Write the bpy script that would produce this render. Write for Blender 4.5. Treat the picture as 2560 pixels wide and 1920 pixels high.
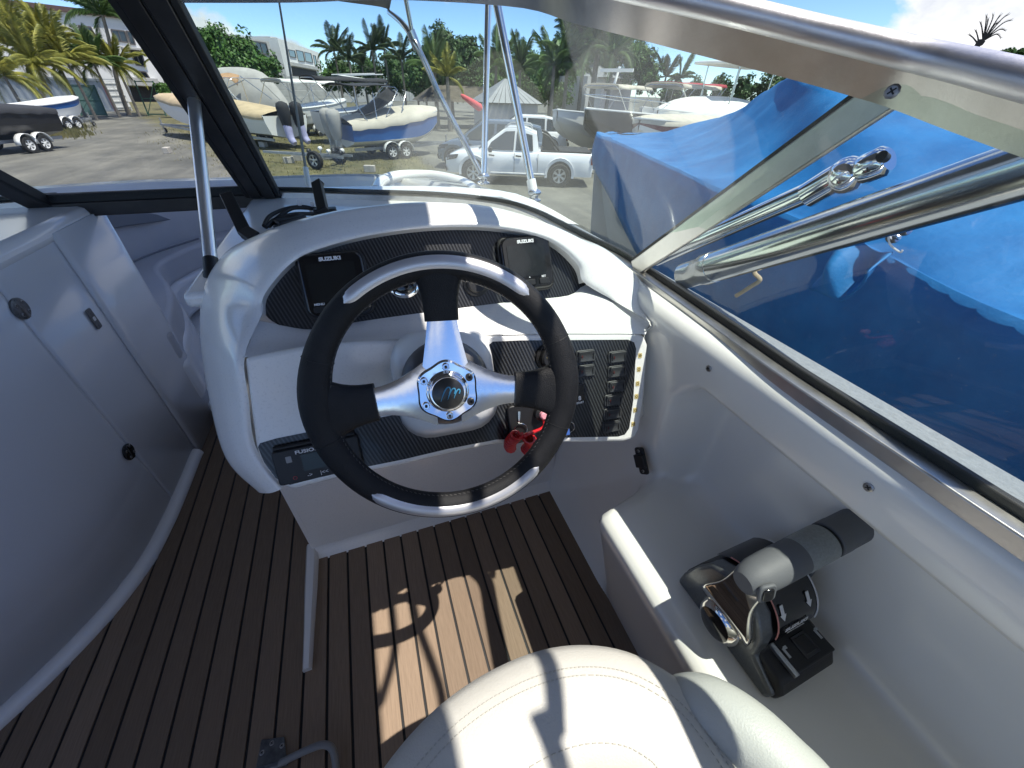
import bpy, bmesh, math, random
from mathutils import Vector as V, Matrix as M
random.seed(7)
R = math.radians
for o in list(bpy.data.objects): bpy.data.objects.remove(o)
SC = bpy.context.scene
COL = SC.collection
# ------------------------------------------------------------------ camera
F_PX, EYE = 960.0, V((0, 0, 1.2))          # boat frame: X starboard, Y bow, Z up, floor at 0
pit, yaw, rol = R(37.3), R(21.3), R(2.0)
fh = V((math.sin(yaw), math.cos(yaw), 0)); rh = V((math.cos(yaw), -math.sin(yaw), 0)); zz = V((0, 0, 1))
cF = fh*math.cos(pit) - zz*math.sin(pit); cU0 = fh*math.sin(pit) + zz*math.cos(pit)
cR = rh*math.cos(rol) + cU0*math.sin(rol); cU = -rh*math.sin(rol) + cU0*math.cos(rol)
cam = bpy.data.cameras.new('camera'); co = bpy.data.objects.new('camera', cam); COL.objects.link(co)
cam.sensor_width = 36; cam.lens = 36*F_PX/2560; cam.clip_start = .02; cam.clip_end = 3000
co.matrix_world = M(((cR.x, cU.x, -cF.x, EYE.x), (cR.y, cU.y, -cF.y, EYE.y), (cR.z, cU.z, -cF.z, EYE.z), (0, 0, 0, 1)))
SC.camera = co
SC.render.resolution_x, SC.render.resolution_y = 1024, 768
# ------------------------------------------------------------------ sky, sun, exposure
SUN = V((.285, -.21, 1)).normalized()        # direction towards the sun
el = math.asin(SUN.z); az = math.atan2(SUN.x, SUN.y)
W = bpy.data.worlds.new('World'); SC.world = W; W.use_nodes = True
CLOUD_OFF = (2.451, -2.7726, -.7904)
nt = W.node_tree; nt.nodes.clear()
def N(tree, t, **k):
    n = tree.nodes.new(t)
    for a, b in k.items():
        if a == 'inp':
            for i, v in b.items(): n.inputs[i].default_value = v
        else: setattr(n, a, b)
    return n
sky = N(nt, 'ShaderNodeTexSky', sky_type='NISHITA', sun_disc=False, sun_elevation=el, sun_rotation=az, air_density=.62, dust_density=.15, ozone_density=3.5)
tc = N(nt, 'ShaderNodeTexCoord')
mp = N(nt, 'ShaderNodeMapping'); mp.inputs['Scale'].default_value = (1, 1, 1.7); mp.inputs['Location'].default_value = CLOUD_OFF
n1 = N(nt, 'ShaderNodeTexNoise', inp={'Scale': 3.4, 'Detail': 10, 'Roughness': .52, 'Distortion': .15})
r1 = N(nt, 'ShaderNodeValToRGB'); r1.color_ramp.elements[0].position = .545; r1.color_ramp.elements[1].position = .585
n2 = N(nt, 'ShaderNodeTexNoise', inp={'Scale': 7.0, 'Detail': 6, 'Roughness': .6})
r2 = N(nt, 'ShaderNodeValToRGB'); r2.color_ramp.elements[0].position = .3; r2.color_ramp.elements[1].position = .68
r2.color_ramp.elements[0].color = (1.9, 2.05, 2.35, 1); r2.color_ramp.elements[1].color = (3.7, 3.7, 3.75, 1)
mix = N(nt, 'ShaderNodeMixRGB'); bg = N(nt, 'ShaderNodeBackground', inp={'Strength': .148}); out = N(nt, 'ShaderNodeOutputWorld')
L = nt.links.new
L(tc.outputs['Generated'], mp.inputs[0]); L(mp.outputs[0], n1.inputs['Vector']); L(mp.outputs[0], n2.inputs['Vector'])
L(n1.outputs['Fac'], r1.inputs[0]); L(n2.outputs['Fac'], r2.inputs[0])
hs0 = N(nt, 'ShaderNodeHueSaturation', inp={'Hue': .507, 'Saturation': 1.14, 'Value': .65}); L(sky.outputs[0], hs0.inputs['Color'])
L(r1.outputs[0], mix.inputs[0]); L(hs0.outputs[0], mix.inputs[1]); L(r2.outputs[0], mix.inputs[2]); L(mix.outputs[0], bg.inputs[0]); L(bg.outputs[0], out.inputs[0])
sl = bpy.data.lights.new('sun', 'SUN'); sl.energy = 2.8; sl.angle = R(.5); sl.color = (1, .95, .87)
so = bpy.data.objects.new('sun', sl); COL.objects.link(so); so.rotation_euler = SUN.to_track_quat('Z', 'Y').to_euler()
vs = SC.view_settings; vs.view_transform = 'Standard'; vs.look = 'None'; vs.exposure = 1.25; vs.gamma = 1; vs.use_curve_mapping = False
SC.cycles.transparent_max_bounces = 24; SC.cycles.max_bounces = 10

# ------------------------------------------------------------------ pixel helpers (photo pixel -> point on a real plane)
def ray(x, y): return cF + cR*((x-1280)/F_PX) - cU*((y-960)/F_PX)
def P(x, y, z=None, X=None, Y=None, d=None, pl=None):
    r = ray(x, y)
    if z is not None: t = (z-EYE.z)/r.z
    elif X is not None: t = X/r.x
    elif Y is not None: t = Y/r.y
    elif pl is not None: t = (pl[0]-EYE).dot(pl[1])/r.dot(pl[1])
    else: t = d
    return EYE + r*t
def at(x, y, dist):                          # at horizontal distance
    r = ray(x, y); return EYE + r*(dist/math.hypot(r.x, r.y))
def mpp(x, y, dist): return (at(x+1, y, dist)-at(x, y, dist)).length
GZ = -1.55

# ------------------------------------------------------------------ materials
MATS = {}
def mat(name, col, rough=.5, metal=0, var=0, vs=8, bump=0, bs=60, coat=0, spec=.5, c2=None, stretch=None, sheen=0, rvar=0):
    if name in MATS: return MATS[name]
    m = bpy.data.materials.new(name); m.use_nodes = True; t = m.node_tree; b = t.nodes['Principled BSDF']
    b.inputs['Base Color'].default_value = (*col, 1); b.inputs['Roughness'].default_value = rough; b.inputs['Metallic'].default_value = metal
    b.inputs['Coat Weight'].default_value = coat; b.inputs['Coat Roughness'].default_value = .08; b.inputs['Specular IOR Level'].default_value = spec
    b.inputs['Sheen Weight'].default_value = sheen
    tcn = N(t, 'ShaderNodeTexCoord'); src = tcn.outputs['Object']
    if stretch:
        mpn = N(t, 'ShaderNodeMapping'); mpn.inputs['Scale'].default_value = stretch; t.links.new(src, mpn.inputs[0]); src = mpn.outputs[0]
    if var or c2 or rvar:
        nz = N(t, 'ShaderNodeTexNoise', inp={'Scale': vs, 'Detail': 6, 'Roughness': .6}); t.links.new(src, nz.inputs['Vector'])
    if var or c2:
        rp = N(t, 'ShaderNodeValToRGB'); rp.color_ramp.elements[0].position = .32; rp.color_ramp.elements[1].position = .7
        a = [max(0, c*(1-var)) for c in col]; e = c2 if c2 else [min(1, c*(1+var)) for c in col]
        rp.color_ramp.elements[0].color = (*a, 1); rp.color_ramp.elements[1].color = (*e, 1)
        t.links.new(nz.outputs['Fac'], rp.inputs[0]); t.links.new(rp.outputs[0], b.inputs['Base Color'])
    if rvar:
        mr = N(t, 'ShaderNodeMapRange', inp={3: max(.02, rough-rvar), 4: rough+rvar}); t.links.new(nz.outputs['Fac'], mr.inputs[0]); t.links.new(mr.outputs[0], b.inputs['Roughness'])
    if bump:
        nb = N(t, 'ShaderNodeTexNoise', inp={'Scale': bs, 'Detail': 4, 'Roughness': .6}); t.links.new(src, nb.inputs['Vector'])
        bp = N(t, 'ShaderNodeBump', inp={'Strength': bump, 'Distance': .004}); t.links.new(nb.outputs['Fac'], bp.inputs['Height']); t.links.new(bp.outputs[0], b.inputs['Normal'])
    MATS[name] = m; return m
def gel(name, col, speck=.0):
    """gelcoat with faint grime and dried water spots"""
    m = mat(name, col, .24, var=.008, vs=3, coat=.4, bump=.05, bs=6)
    if speck:
        t = m.node_tree; b = t.nodes['Principled BSDF']; old = b.inputs['Base Color'].links[0].from_socket
        tcn = N(t, 'ShaderNodeTexCoord'); vo = N(t, 'ShaderNodeTexNoise', inp={'Scale': 260, 'Detail': 3, 'Roughness': .7}); t.links.new(tcn.outputs['Object'], vo.inputs['Vector'])
        rp = N(t, 'ShaderNodeValToRGB'); rp.color_ramp.elements[0].position = .28; rp.color_ramp.elements[1].position = .46
        rp.color_ramp.elements[0].color = (1-speck, 1-speck, 1-speck, 1); rp.color_ramp.elements[1].color = (1, 1, 1, 1)
        mx = N(t, 'ShaderNodeMixRGB', blend_type='MULTIPLY', inp={0: 1}); t.links.new(vo.outputs['Fac'], rp.inputs[0]); t.links.new(old, mx.inputs[1]); t.links.new(rp.outputs[0], mx.inputs[2])
        t.links.new(mx.outputs[0], b.inputs['Base Color'])
    return m
def carbon():
    m = mat('carbon weave', (.012, .012, .014), .32, coat=.15); t = m.node_tree; b = t.nodes['Principled BSDF']
    tcn = N(t, 'ShaderNodeTexCoord'); mpn = N(t, 'ShaderNodeMapping'); mpn.inputs['Scale'].default_value = (1, 0, 1.25); mpn.inputs['Rotation'].default_value = (0, R(-28), 0)
    wv = N(t, 'ShaderNodeTexWave', bands_direction='DIAGONAL', inp={'Scale': 78, 'Distortion': .1, 'Detail': 1})
    ck = N(t, 'ShaderNodeTexNoise', inp={'Scale': 420, 'Detail': 2})
    rp = N(t, 'ShaderNodeValToRGB'); rp.color_ramp.elements[0].color = (.006, .006, .007, 1); rp.color_ramp.elements[1].color = (.05, .052, .054, 1)
    rp.color_ramp.elements[0].position = .3; rp.color_ramp.elements[1].position = .75
    t.links.new(tcn.outputs['Object'], mpn.inputs[0]); t.links.new(mpn.outputs[0], wv.inputs['Vector'])
    ma = N(t, 'ShaderNodeMath', operation='MULTIPLY'); t.links.new(wv.outputs['Fac'], ma.inputs[0]); t.links.new(ck.outputs['Fac'], ma.inputs[1])
    ma2 = N(t, 'ShaderNodeMath', operation='MULTIPLY', inp={1: 1.7}); t.links.new(ma.outputs[0], ma2.inputs[0]); t.links.new(ma2.outputs[0], rp.inputs[0])
    t.links.new(rp.outputs[0], b.inputs['Base Color'])
    bp = N(t, 'ShaderNodeBump', inp={'Strength': .25, 'Distance': .001}); t.links.new(wv.outputs['Fac'], bp.inputs['Height']); t.links.new(bp.outputs[0], b.inputs['Normal'])
    return m
def glass(name, tint, dust=.03, refl=.55, patch=None):
    """thin sheet glass: clear body with a tint, mirror reflection by Fresnel, film of dust, painted reflection haze"""
    m = bpy.data.materials.new(name); m.use_nodes = True; t = m.node_tree; t.nodes.clear()
    tr = N(t, 'ShaderNodeBsdfTransparent', inp={0: (*tint, 1)}); gl = N(t, 'ShaderNodeBsdfGlossy', inp={'Color': (1, 1, 1, 1), 'Roughness': .015})
    df = N(t, 'ShaderNodeBsdfTranslucent', inp={0: (.8, .82, .8, 1)}); df2 = N(t, 'ShaderNodeBsdfDiffuse', inp={0: (.8, .82, .8, 1)}); ad = N(t, 'ShaderNodeMixShader', inp={0: .5})
    fr = N(t, 'ShaderNodeFresnel', inp={'IOR': 1.5}); ge = N(t, 'ShaderNodeNewGeometry'); mi_ = N(t, 'ShaderNodeMapRange', inp={3: 1.5, 4: 1/1.5}); t.links.new(ge.outputs['Backfacing'], mi_.inputs[0]); t.links.new(mi_.outputs[0], fr.inputs[0]); mu = N(t, 'ShaderNodeMath', operation='MULTIPLY', inp={1: refl})
    tcn = N(t, 'ShaderNodeTexCoord'); nz = N(t, 'ShaderNodeTexNoise', inp={'Scale': 5, 'Detail': 7, 'Roughness': .7}); nz2 = N(t, 'ShaderNodeTexNoise', inp={'Scale': 300, 'Detail': 2, 'Roughness': .7})
    t.links.new(tcn.outputs['Object'], nz.inputs['Vector']); t.links.new(tcn.outputs['Object'], nz2.inputs['Vector'])
    mr = N(t, 'ShaderNodeMapRange', inp={1: .35, 2: .7, 3: dust*.35, 4: dust*1.5}); t.links.new(nz.outputs['Fac'], mr.inputs[0])
    sp = N(t, 'ShaderNodeMapRange', inp={1: .66, 2: .74, 3: 0, 4: .06}); t.links.new(nz2.outputs['Fac'], sp.inputs[0])
    sm = N(t, 'ShaderNodeMath', operation='ADD'); t.links.new(mr.outputs[0], sm.inputs[0]); t.links.new(sp.outputs[0], sm.inputs[1]); fac = sm.outputs[0]
    for c, rad, amt in (patch or ()):             # painted haze for reflections of the sunlit dash, each patch with a rounded outline
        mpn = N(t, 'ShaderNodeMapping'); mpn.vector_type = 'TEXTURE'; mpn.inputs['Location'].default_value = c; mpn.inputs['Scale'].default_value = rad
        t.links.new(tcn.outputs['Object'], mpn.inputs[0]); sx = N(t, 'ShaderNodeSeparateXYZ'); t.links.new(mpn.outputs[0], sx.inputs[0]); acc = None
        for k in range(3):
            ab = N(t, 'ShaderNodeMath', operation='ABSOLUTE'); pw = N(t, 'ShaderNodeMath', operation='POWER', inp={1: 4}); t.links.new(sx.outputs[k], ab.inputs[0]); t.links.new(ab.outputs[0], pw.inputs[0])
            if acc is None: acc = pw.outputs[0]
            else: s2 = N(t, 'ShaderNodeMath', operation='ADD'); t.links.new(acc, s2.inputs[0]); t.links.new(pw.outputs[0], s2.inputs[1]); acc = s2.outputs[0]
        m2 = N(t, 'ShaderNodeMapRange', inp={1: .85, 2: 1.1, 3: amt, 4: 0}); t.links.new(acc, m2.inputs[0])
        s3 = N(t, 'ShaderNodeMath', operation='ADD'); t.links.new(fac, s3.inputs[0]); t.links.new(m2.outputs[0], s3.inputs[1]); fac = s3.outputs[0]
    mx = N(t, 'ShaderNodeMixShader'); mx2 = N(t, 'ShaderNodeMixShader'); o = N(t, 'ShaderNodeOutputMaterial')
    t.links.new(fr.outputs[0], mu.inputs[0]); t.links.new(mu.outputs[0], mx.inputs[0]); t.links.new(tr.outputs[0], mx.inputs[1]); t.links.new(gl.outputs[0], mx.inputs[2])
    t.links.new(df.outputs[0], ad.inputs[1]); t.links.new(df2.outputs[0], ad.inputs[2])
    t.links.new(fac, mx2.inputs[0]); t.links.new(mx.outputs[0], mx2.inputs[1]); t.links.new(ad.outputs[0], mx2.inputs[2]); t.links.new(mx2.outputs[0], o.inputs[0])
    MATS[name] = m; return m
WHITE = gel('white gelcoat', (.84, .83, .80), .12)
WHITE2 = gel('white gelcoat plain', (.84, .83, .81))
CREAM = gel('cream gelcoat', (.85, .835, .785))
BLACK = mat('black plastic', (.012, .012, .013), .45, bump=.1, bs=900)
GLOSSBLACK = mat('gloss black', (.008, .008, .009), .12, coat=.3)
RUBBER = mat('black rubber', (.012, .012, .012), .6)
LEATHER = mat('black leather', (.011, .011, .012), .52, var=.25, vs=30, bump=.35, bs=700, spec=.3)
t = LEATHER.node_tree; b = t.nodes['Principled BSDF']; old = b.inputs['Base Color'].links[0].from_socket; tc0 = N(t, 'ShaderNodeTexCoord')       # pale scuffs where hands and rings rub
n0 = N(t, 'ShaderNodeTexNoise', inp={'Scale': 34, 'Detail': 7, 'Roughness': .72, 'Distortion': .6}); t.links.new(tc0.outputs['Object'], n0.inputs['Vector'])
q0 = N(t, 'ShaderNodeMapRange', inp={1: .67, 2: .78, 3: 0, 4: .35}); t.links.new(n0.outputs['Fac'], q0.inputs[0]); m0 = N(t, 'ShaderNodeMixRGB', inp={2: (.16, .155, .15, 1)}); t.links.new(q0.outputs[0], m0.inputs[0]); t.links.new(old, m0.inputs[1]); t.links.new(m0.outputs[0], b.inputs['Base Color'])
CHROME = mat('chrome', (.8, .8, .8), .06, 1, rvar=.03, vs=20)
STEEL = mat('stainless', (.62, .62, .6), .2, 1, var=.1, vs=30, rvar=.08)
ALU = mat('brushed aluminium', (.62, .60, .57), .36, 1, var=.08, vs=25, bump=.05, bs=300, rvar=.08)
DARKALU = mat('dark anodised frame', (.045, .042, .04), .42, .6, var=.2, vs=20)
SILVER = mat('silver inlay', (.66, .66, .68), .42, .7, bump=.04, bs=900)
CARBON = carbon()
SCREEN = mat('dark screen', (.012, .014, .014), .2, coat=.4, var=.3, vs=90, bump=.05, bs=200)
WTXT = mat('white print', (.75, .75, .75), .5)
# ------------------------------------------------------------------ mesh builder
class MB:
    def __init__(s): s.v = []; s.f = []
    def add(s, vs, fs):
        b = len(s.v); s.v += [V(q) for q in vs]; s.f += [tuple(i+b for i in q) for q in fs]; return s
    def box(s, c, d, rot=None):
        c = V(c); h = V(d)/2; q = [V((x*h.x, y*h.y, z*h.z)) for x in (-1, 1) for y in (-1, 1) for z in (-1, 1)]
        if rot: q = [rot @ k for k in q]
        return s.add([c+k for k in q], [(0, 1, 3, 2), (4, 6, 7, 5), (0, 4, 5, 1), (2, 3, 7, 6), (0, 2, 6, 4), (1, 5, 7, 3)])
    def bar(s, a, b, w, h, up=(0, 0, 1)):
        a, b = V(a), V(b); d = (b-a).normalized(); u = V(up); x = d.cross(u).normalized(); u = x.cross(d)
        q = [e + x*(sx*w/2) + u*(su*h/2) for e in (a, b) for sx in (-1, 1) for su in (-1, 1)]
        return s.add(q, [(0, 1, 3, 2), (4, 6, 7, 5), (0, 4, 5, 1), (2, 3, 7, 6), (0, 2, 6, 4), (1, 5, 7, 3)])
    def grid(s, rows, closed=False, flip=False):
        n = len(rows[0]); fs = []
        for i in range(len(rows)-1):
            for j in range(n if closed else n-1):
                k = (j+1) % n; q = (i*n+j, i*n+k, (i+1)*n+k, (i+1)*n+j); fs.append(q[::-1] if flip else q)
        return s.add([q for r in rows for q in r], fs)
    def fan(s, loop):
        n = len(loop); return s.add(loop, [tuple(range(n))])
    def tube(s, path, r, n=10, caps=True, prof=None, up=None):
        path = [V(q) for q in path]; m = len(path); rr = r if isinstance(r, (list, tuple)) else [r]*m; rows = []; u = None
        for i, q in enumerate(path):
            d = (path[min(i+1, m-1)]-path[max(i-1, 0)]).normalized()
            if up is not None: u = V(up)
            elif u is None: u = V((0, 0, 1)) if abs(d.z) < .9 else V((1, 0, 0))
            x = d.cross(u).normalized(); u = x.cross(d).normalized()
            if prof: rows.append([q + x*a*rr[i] + u*b*rr[i] for a, b in prof])
            else: rows.append([q + x*(rr[i]*math.cos(2*math.pi*k/n)) + u*(rr[i]*math.sin(2*math.pi*k/n)) for k in range(n)])
        s.grid(rows, True)
        if caps: s.fan(rows[0][::-1]); s.fan(rows[-1])
        return s
    def prism(s, pts, n, t):                    # polygon pushed along n by t
        pts = [V(q) for q in pts]; n = V(n).normalized()*t; k = len(pts); top = [q+n for q in pts]
        return s.add(pts+top, [tuple(range(k))[::-1], tuple(range(k, 2*k))] + [(i, (i+1) % k, k+(i+1) % k, k+i) for i in range(k)])
    def lathe(s, prof, o, axis, n=24, cap=True):
        o = V(o); a = V(axis).normalized(); x = a.orthogonal().normalized(); y = a.cross(x)
        rows = [[o + a*h + (x*math.cos(2*math.pi*k/n) + y*math.sin(2*math.pi*k/n))*r for k in range(n)] for r, h in prof]
        s.grid(rows, True)
        if cap: s.fan(rows[0][::-1]); s.fan(rows[-1])
        return s
    def obj(s, name, m, parent=None, smooth=None, bevel=0, seg=2, sub=0, solid=0):
        me = bpy.data.meshes.new(name); me.from_pydata(s.v, [], s.f); me.materials.append(m); me.update()
        bm = bmesh.new(); bm.from_mesh(me); bmesh.ops.recalc_face_normals(bm, faces=bm.faces); bm.to_mesh(me); bm.free()
        o = bpy.data.objects.new(name, me); COL.objects.link(o)
        if smooth is not None:
            me.shade_smooth()
            if smooth < 180: me.set_sharp_from_angle(angle=R(smooth))
        if solid: q = o.modifiers.new('solid', 'SOLIDIFY'); q.thickness = solid; q.offset = 0
        if bevel:
            q = o.modifiers.new('bevel', 'BEVEL'); q.width = bevel; q.segments = seg; q.limit_method = 'ANGLE'; q.angle_limit = R(35)
            if smooth is None: me.shade_smooth(); me.set_sharp_from_angle(angle=R(35))
        if sub: q = o.modifiers.new('sub', 'SUBSURF'); q.levels = q.render_levels = sub
        if parent: attach(o, parent)
        return o
def wloc(o):
    l = V(o.location)
    return l
def attach(o, p):
    o.parent = p
    if p.type == 'EMPTY': o.matrix_parent_inverse = p.matrix_basis.inverted()
def tag(o, label=None, cat=None, group=None, kind=None):
    if label: o['label'] = label
    if cat: o['category'] = cat
    if group: o['group'] = group
    if kind: o['kind'] = kind
    return o
def thing(name, label, cat, loc=(0, 0, 0), group=None, rot=(0, 0, 0)):
    o = bpy.data.objects.new(name, None); COL.objects.link(o); o.location = loc; o.rotation_euler = rot; o.empty_display_size = .1
    bpy.context.view_layer.update()
    return tag(o, label, cat, group)
def local(o, parent):                           # part whose mesh is in the thing's own frame
    o.parent = parent; o.matrix_parent_inverse = M.Identity(4); return o
def copy_tree(o, parent=None):
    c = o.copy(); COL.objects.link(c); c.parent = parent
    for ch in o.children:
        k = copy_tree(ch, c); k.matrix_parent_inverse = ch.matrix_parent_inverse.copy()
    return c
def cr(pts, n, closed=False):                   # Catmull-Rom through points
    pts = [V(q) for q in pts]; m = len(pts); o = []
    segs = m if closed else m-1
    for i in range(segs):
        p0, p1, p2, p3 = (pts[(i-1) % m], pts[i], pts[(i+1) % m], pts[(i+2) % m]) if closed else (pts[max(i-1, 0)], pts[i], pts[i+1], pts[min(i+2, m-1)])
        for k in range(n):
            t = k/n; o.append(.5*((2*p1) + (p2-p0)*t + (2*p0-5*p1+4*p2-p3)*t*t + (3*p1-p0-3*p2+p3)*t**3))
    if not closed: o.append(pts[-1])
    return o
def surf(rows, nu, nv):                         # smooth patch through a control grid
    rr = [cr(r, nu) for r in rows]; cols = [cr([r[j] for r in rr], nv) for j in range(len(rr[0]))]
    return [[cols[j][i] for j in range(len(cols))] for i in range(len(cols[0]))]
def fr(o, ex, n):                               # frame: local x along ex, local z along n
    n = V(n).normalized(); ex = V(ex); ex = (ex - n*ex.dot(n)).normalized(); ey = n.cross(ex); o = V(o)
    return M(((ex.x, ey.x, n.x, o.x), (ex.y, ey.y, n.y, o.y), (ex.z, ey.z, n.z, o.z), (0, 0, 0, 1)))
def xf(mb, m):
    mb.v = [m @ q for q in mb.v]; return mb
def rrect(w, h, r, n=4):                        # rounded rectangle outline
    o = []
    for cx, cy, a in ((w/2-r, h/2-r, 0), (-w/2+r, h/2-r, 90), (-w/2+r, -h/2+r, 180), (w/2-r, -h/2+r, 270)):
        for k in range(n+1):
            t = R(a+90*k/n); o.append((cx+r*math.cos(t), cy+r*math.sin(t)))
    return o
def plate(m, w, h, t, r=.003, n=4, z0=0):
    return xf(MB().prism([V((x, y, z0)) for x, y in rrect(w, h, r, n)], (0, 0, 1), t), m)
def text(s, size, m, mt, parent, name='lettering', wide=1.0, bold=.0, ext=.0002, align='CENTER'):
    cu = bpy.data.curves.new('t', 'FONT'); cu.body = s; cu.size = size; cu.align_x = align; cu.align_y = 'CENTER'; cu.offset = bold; cu.extrude = ext; cu.resolution_u = 3
    to = bpy.data.objects.new('t', cu); COL.objects.link(to); bpy.context.view_layer.update()
    me = bpy.data.meshes.new_from_object(to.evaluated_get(bpy.context.evaluated_depsgraph_get())); bpy.data.objects.remove(to)
    me.transform(M.Diagonal((wide, 1, 1, 1))); me.transform(m); me.materials.clear(); me.materials.append(mt)
    o = bpy.data.objects.new(name, me); COL.objects.link(o); attach(o, parent); return o
# ================================================================== OUR BOAT
CXB = -.6                                          # centreline of the boat
def mir(q): return V((2*CXB-q[0], q[1], q[2]))
boat = thing('motorboat', 'white open motorboat cockpit with brown planked floor, seen from its helm seat', 'motorboat', (CXB, 1, GZ))
TEAK = mat('teak plank', (.235, .172, .122), .66, var=.13, vs=26, bump=.2, bs=120, stretch=(14, .7, 1), spec=.15)
TEAK2 = mat('teak plank pale', (.25, .182, .128), .66, var=.14, vs=22, bump=.2, bs=120, stretch=(14, .7, 1), spec=.15)
for m_ in (TEAK, TEAK2):                           # each plank a little lighter or darker, worn and dusty in places
    t = m_.node_tree; b = t.nodes['Principled BSDF']; old = b.inputs['Base Color'].links[0].from_socket; oi = N(t, 'ShaderNodeObjectInfo'); mr = N(t, 'ShaderNodeMapRange', inp={3: .78, 4: 1.25})
    mx = N(t, 'ShaderNodeMixRGB', blend_type='MULTIPLY', inp={0: 1}); t.links.new(oi.outputs['Random'], mr.inputs[0]); t.links.new(old, mx.inputs[1]); t.links.new(mr.outputs[0], mx.inputs[2])
    tcn = N(t, 'ShaderNodeTexCoord'); ge = N(t, 'ShaderNodeNewGeometry'); nd = N(t, 'ShaderNodeTexNoise', inp={'Scale': 5, 'Detail': 8, 'Roughness': .75}); t.links.new(ge.outputs['Position'], nd.inputs['Vector'])
    rp = N(t, 'ShaderNodeMapRange', inp={1: .52, 2: .78, 3: 0, 4: .3}); t.links.new(nd.outputs['Fac'], rp.inputs[0]); m2 = N(t, 'ShaderNodeMixRGB', inp={2: (.24, .20, .15, 1)}); t.links.new(rp.outputs[0], m2.inputs[0]); t.links.new(mx.outputs[0], m2.inputs[1]); t.links.new(m2.outputs[0], b.inputs['Base Color'])
CAULK = mat('black caulk', (.008, .008, .009), .5)
sole = MB().add([(-1.7, -1.2, -.003), (.52, -1.2, -.003), (.52, 1.95, -.003), (-1.7, 1.95, -.003)], [(0, 1, 2, 3)]).obj('cockpit_sole', CAULK, boat)
x0 = P(822, 1377, z=0).x; sp = (P(1043, 1324, z=0).x-x0)/5
pm = {}
for k in range(-18, 16):
    xc = x0 + (k+.5)*sp
    if xc > .51 or xc < -1.5: continue
    y1 = .84 if xc > -.34 else 1.72
    key = (y1, k % 2)
    if key not in pm:
        mb = MB().box((0, 0, -.0015), (sp-.0062, y1+1.1, .004)); ob = mb.obj('plank', TEAK if k % 2 else TEAK2, sole, bevel=.0008, seg=1); pm[key] = ob
    else:
        ob = pm[key].copy(); COL.objects.link(ob); ob.parent = sole
    ob.location = (xc, (y1-1.1)/2, random.uniform(-.0003, .0003))
# ---- outer hull, deck ring
gun = [(.745, -2.4, .82), (.745, -.8, .82), (.745, .4, .82), (.745, 1.0, .82), (.73, 1.6, .812), (.64, 2.15, .795), (.43, 2.75, .75), (.12, 3.25, .70), (-.25, 3.48, .67), (-.6, 3.54, .66)]
gun = cr(gun, 4); ring = gun + [mir(q) for q in gun[-2::-1]]
def inset(q, a):
    t = max(0, min(1, (q.y-1.2)/2.4)); c = V((CXB, min(q.y, 2.3), q.z)); d = (c-q); d.z = 0
    return q + d.normalized()*a
hr = [[q + V((0, 0, -.02)) for q in ring]]
for dz, k in ((-.10, 1.0), (-.30, 1.0), (-.65, .98), (-1.0, .93), (-1.25, .02)):
    hr.append([V((CXB + (q.x-CXB)*k, q.y - (max(0, q.y-2.2)*(.10*-dz)), q.z*.0 + .82*.0 + (q.z+dz if dz > -.9 else -.18+(dz+1.0)))) for q in ring])
MB().grid(hr).obj('hull', gel('hull gelcoat', (.7, .7, .68)), boat, smooth=50)
MB().tube([q + V((0, 0, -.03)) for q in ring], .022, 8).obj('rub_rail', RUBBER, boat, smooth=60)
# ---- windshield sill curve (photo points at z=.87) and top rail curve
ZS = .891
sill_px = [(640, 481), (780, 483), (900, 487), (1100, 494), (1250, 511), (1335, 536), (1405, 571), (1480, 610), (1544, 641), (1620, 690), (1700, 745), (1850, 850), (2000, 955), (2300, 1150), (2560, 1320)]
sill = [P(x, y, z=ZS) for x, y in sill_px]
sill = [V((q.x, q.y, ZS)) for q in sill] + [V((.522, -.25, ZS)), V((.522, -1.0, ZS))]
sillc = cr(sill, 5)
rail = [P(2560, 268, d=.288), P(2298, 193, d=.347), P(2148, 153, d=.37), P(1992, 114, d=.39), P(1800, 66, d=.405), P(1604, 20, d=.425), P(1450, -14, d=.47), P(1300, -44, d=.56), V((.13, .95, 1.345)), V((-.05, 1.05, 1.338)), V((-.29, 1.09, 1.325))]
ra = (rail[0]-rail[1]).normalized()
rail = [rail[0]+ra*1.1+V((0, 0, -.1)), rail[0]+ra*.5+V((0, 0, -.02)), rail[0]+ra*.16] + rail
railc = cr(rail, 5)
NS = mat('side deck non-skid', (.24, .255, .265), .6, var=.16, vs=120, bump=.5, bs=400)
# side deck and foredeck between sill and gunwale (starboard), whole foredeck ring mirrored
sd_out = [inset(q, .015) for q in gun]
def near(lst, q): return min(lst, key=lambda s: (s.x-q.x)**2+(s.y-q.y)**2)
rows = [[], [], []]
inner = []
for q in gun:
    if q.y < 1.75: i_ = V((.585, q.y, .874)) if q.y < .72 else near(sillc, q) + V((.012, .012, -.014))
    else: i_ = inset(q, .17+.06*min(1, (q.y-1.75)/1.0)) + V((0, 0, .02))
    inner.append(i_)
for side in (0, 1):
    f = (lambda q: q) if side == 0 else mir
    a = [f(inset(q, -.002)+V((0, 0, -.022))) for q in gun]; b = [f(inset(q, .018)+V((0, 0, .004))) for q in gun]; m_ = [f((q*.5+i_*.5)+V((0, 0, .008))) for q, i_ in zip(gun, inner)]; c = [f(q) for q in inner]
    MB().grid([a, b, m_, c]).obj('side_deck', NS if side == 0 else WHITE2, boat, smooth=60)
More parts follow.
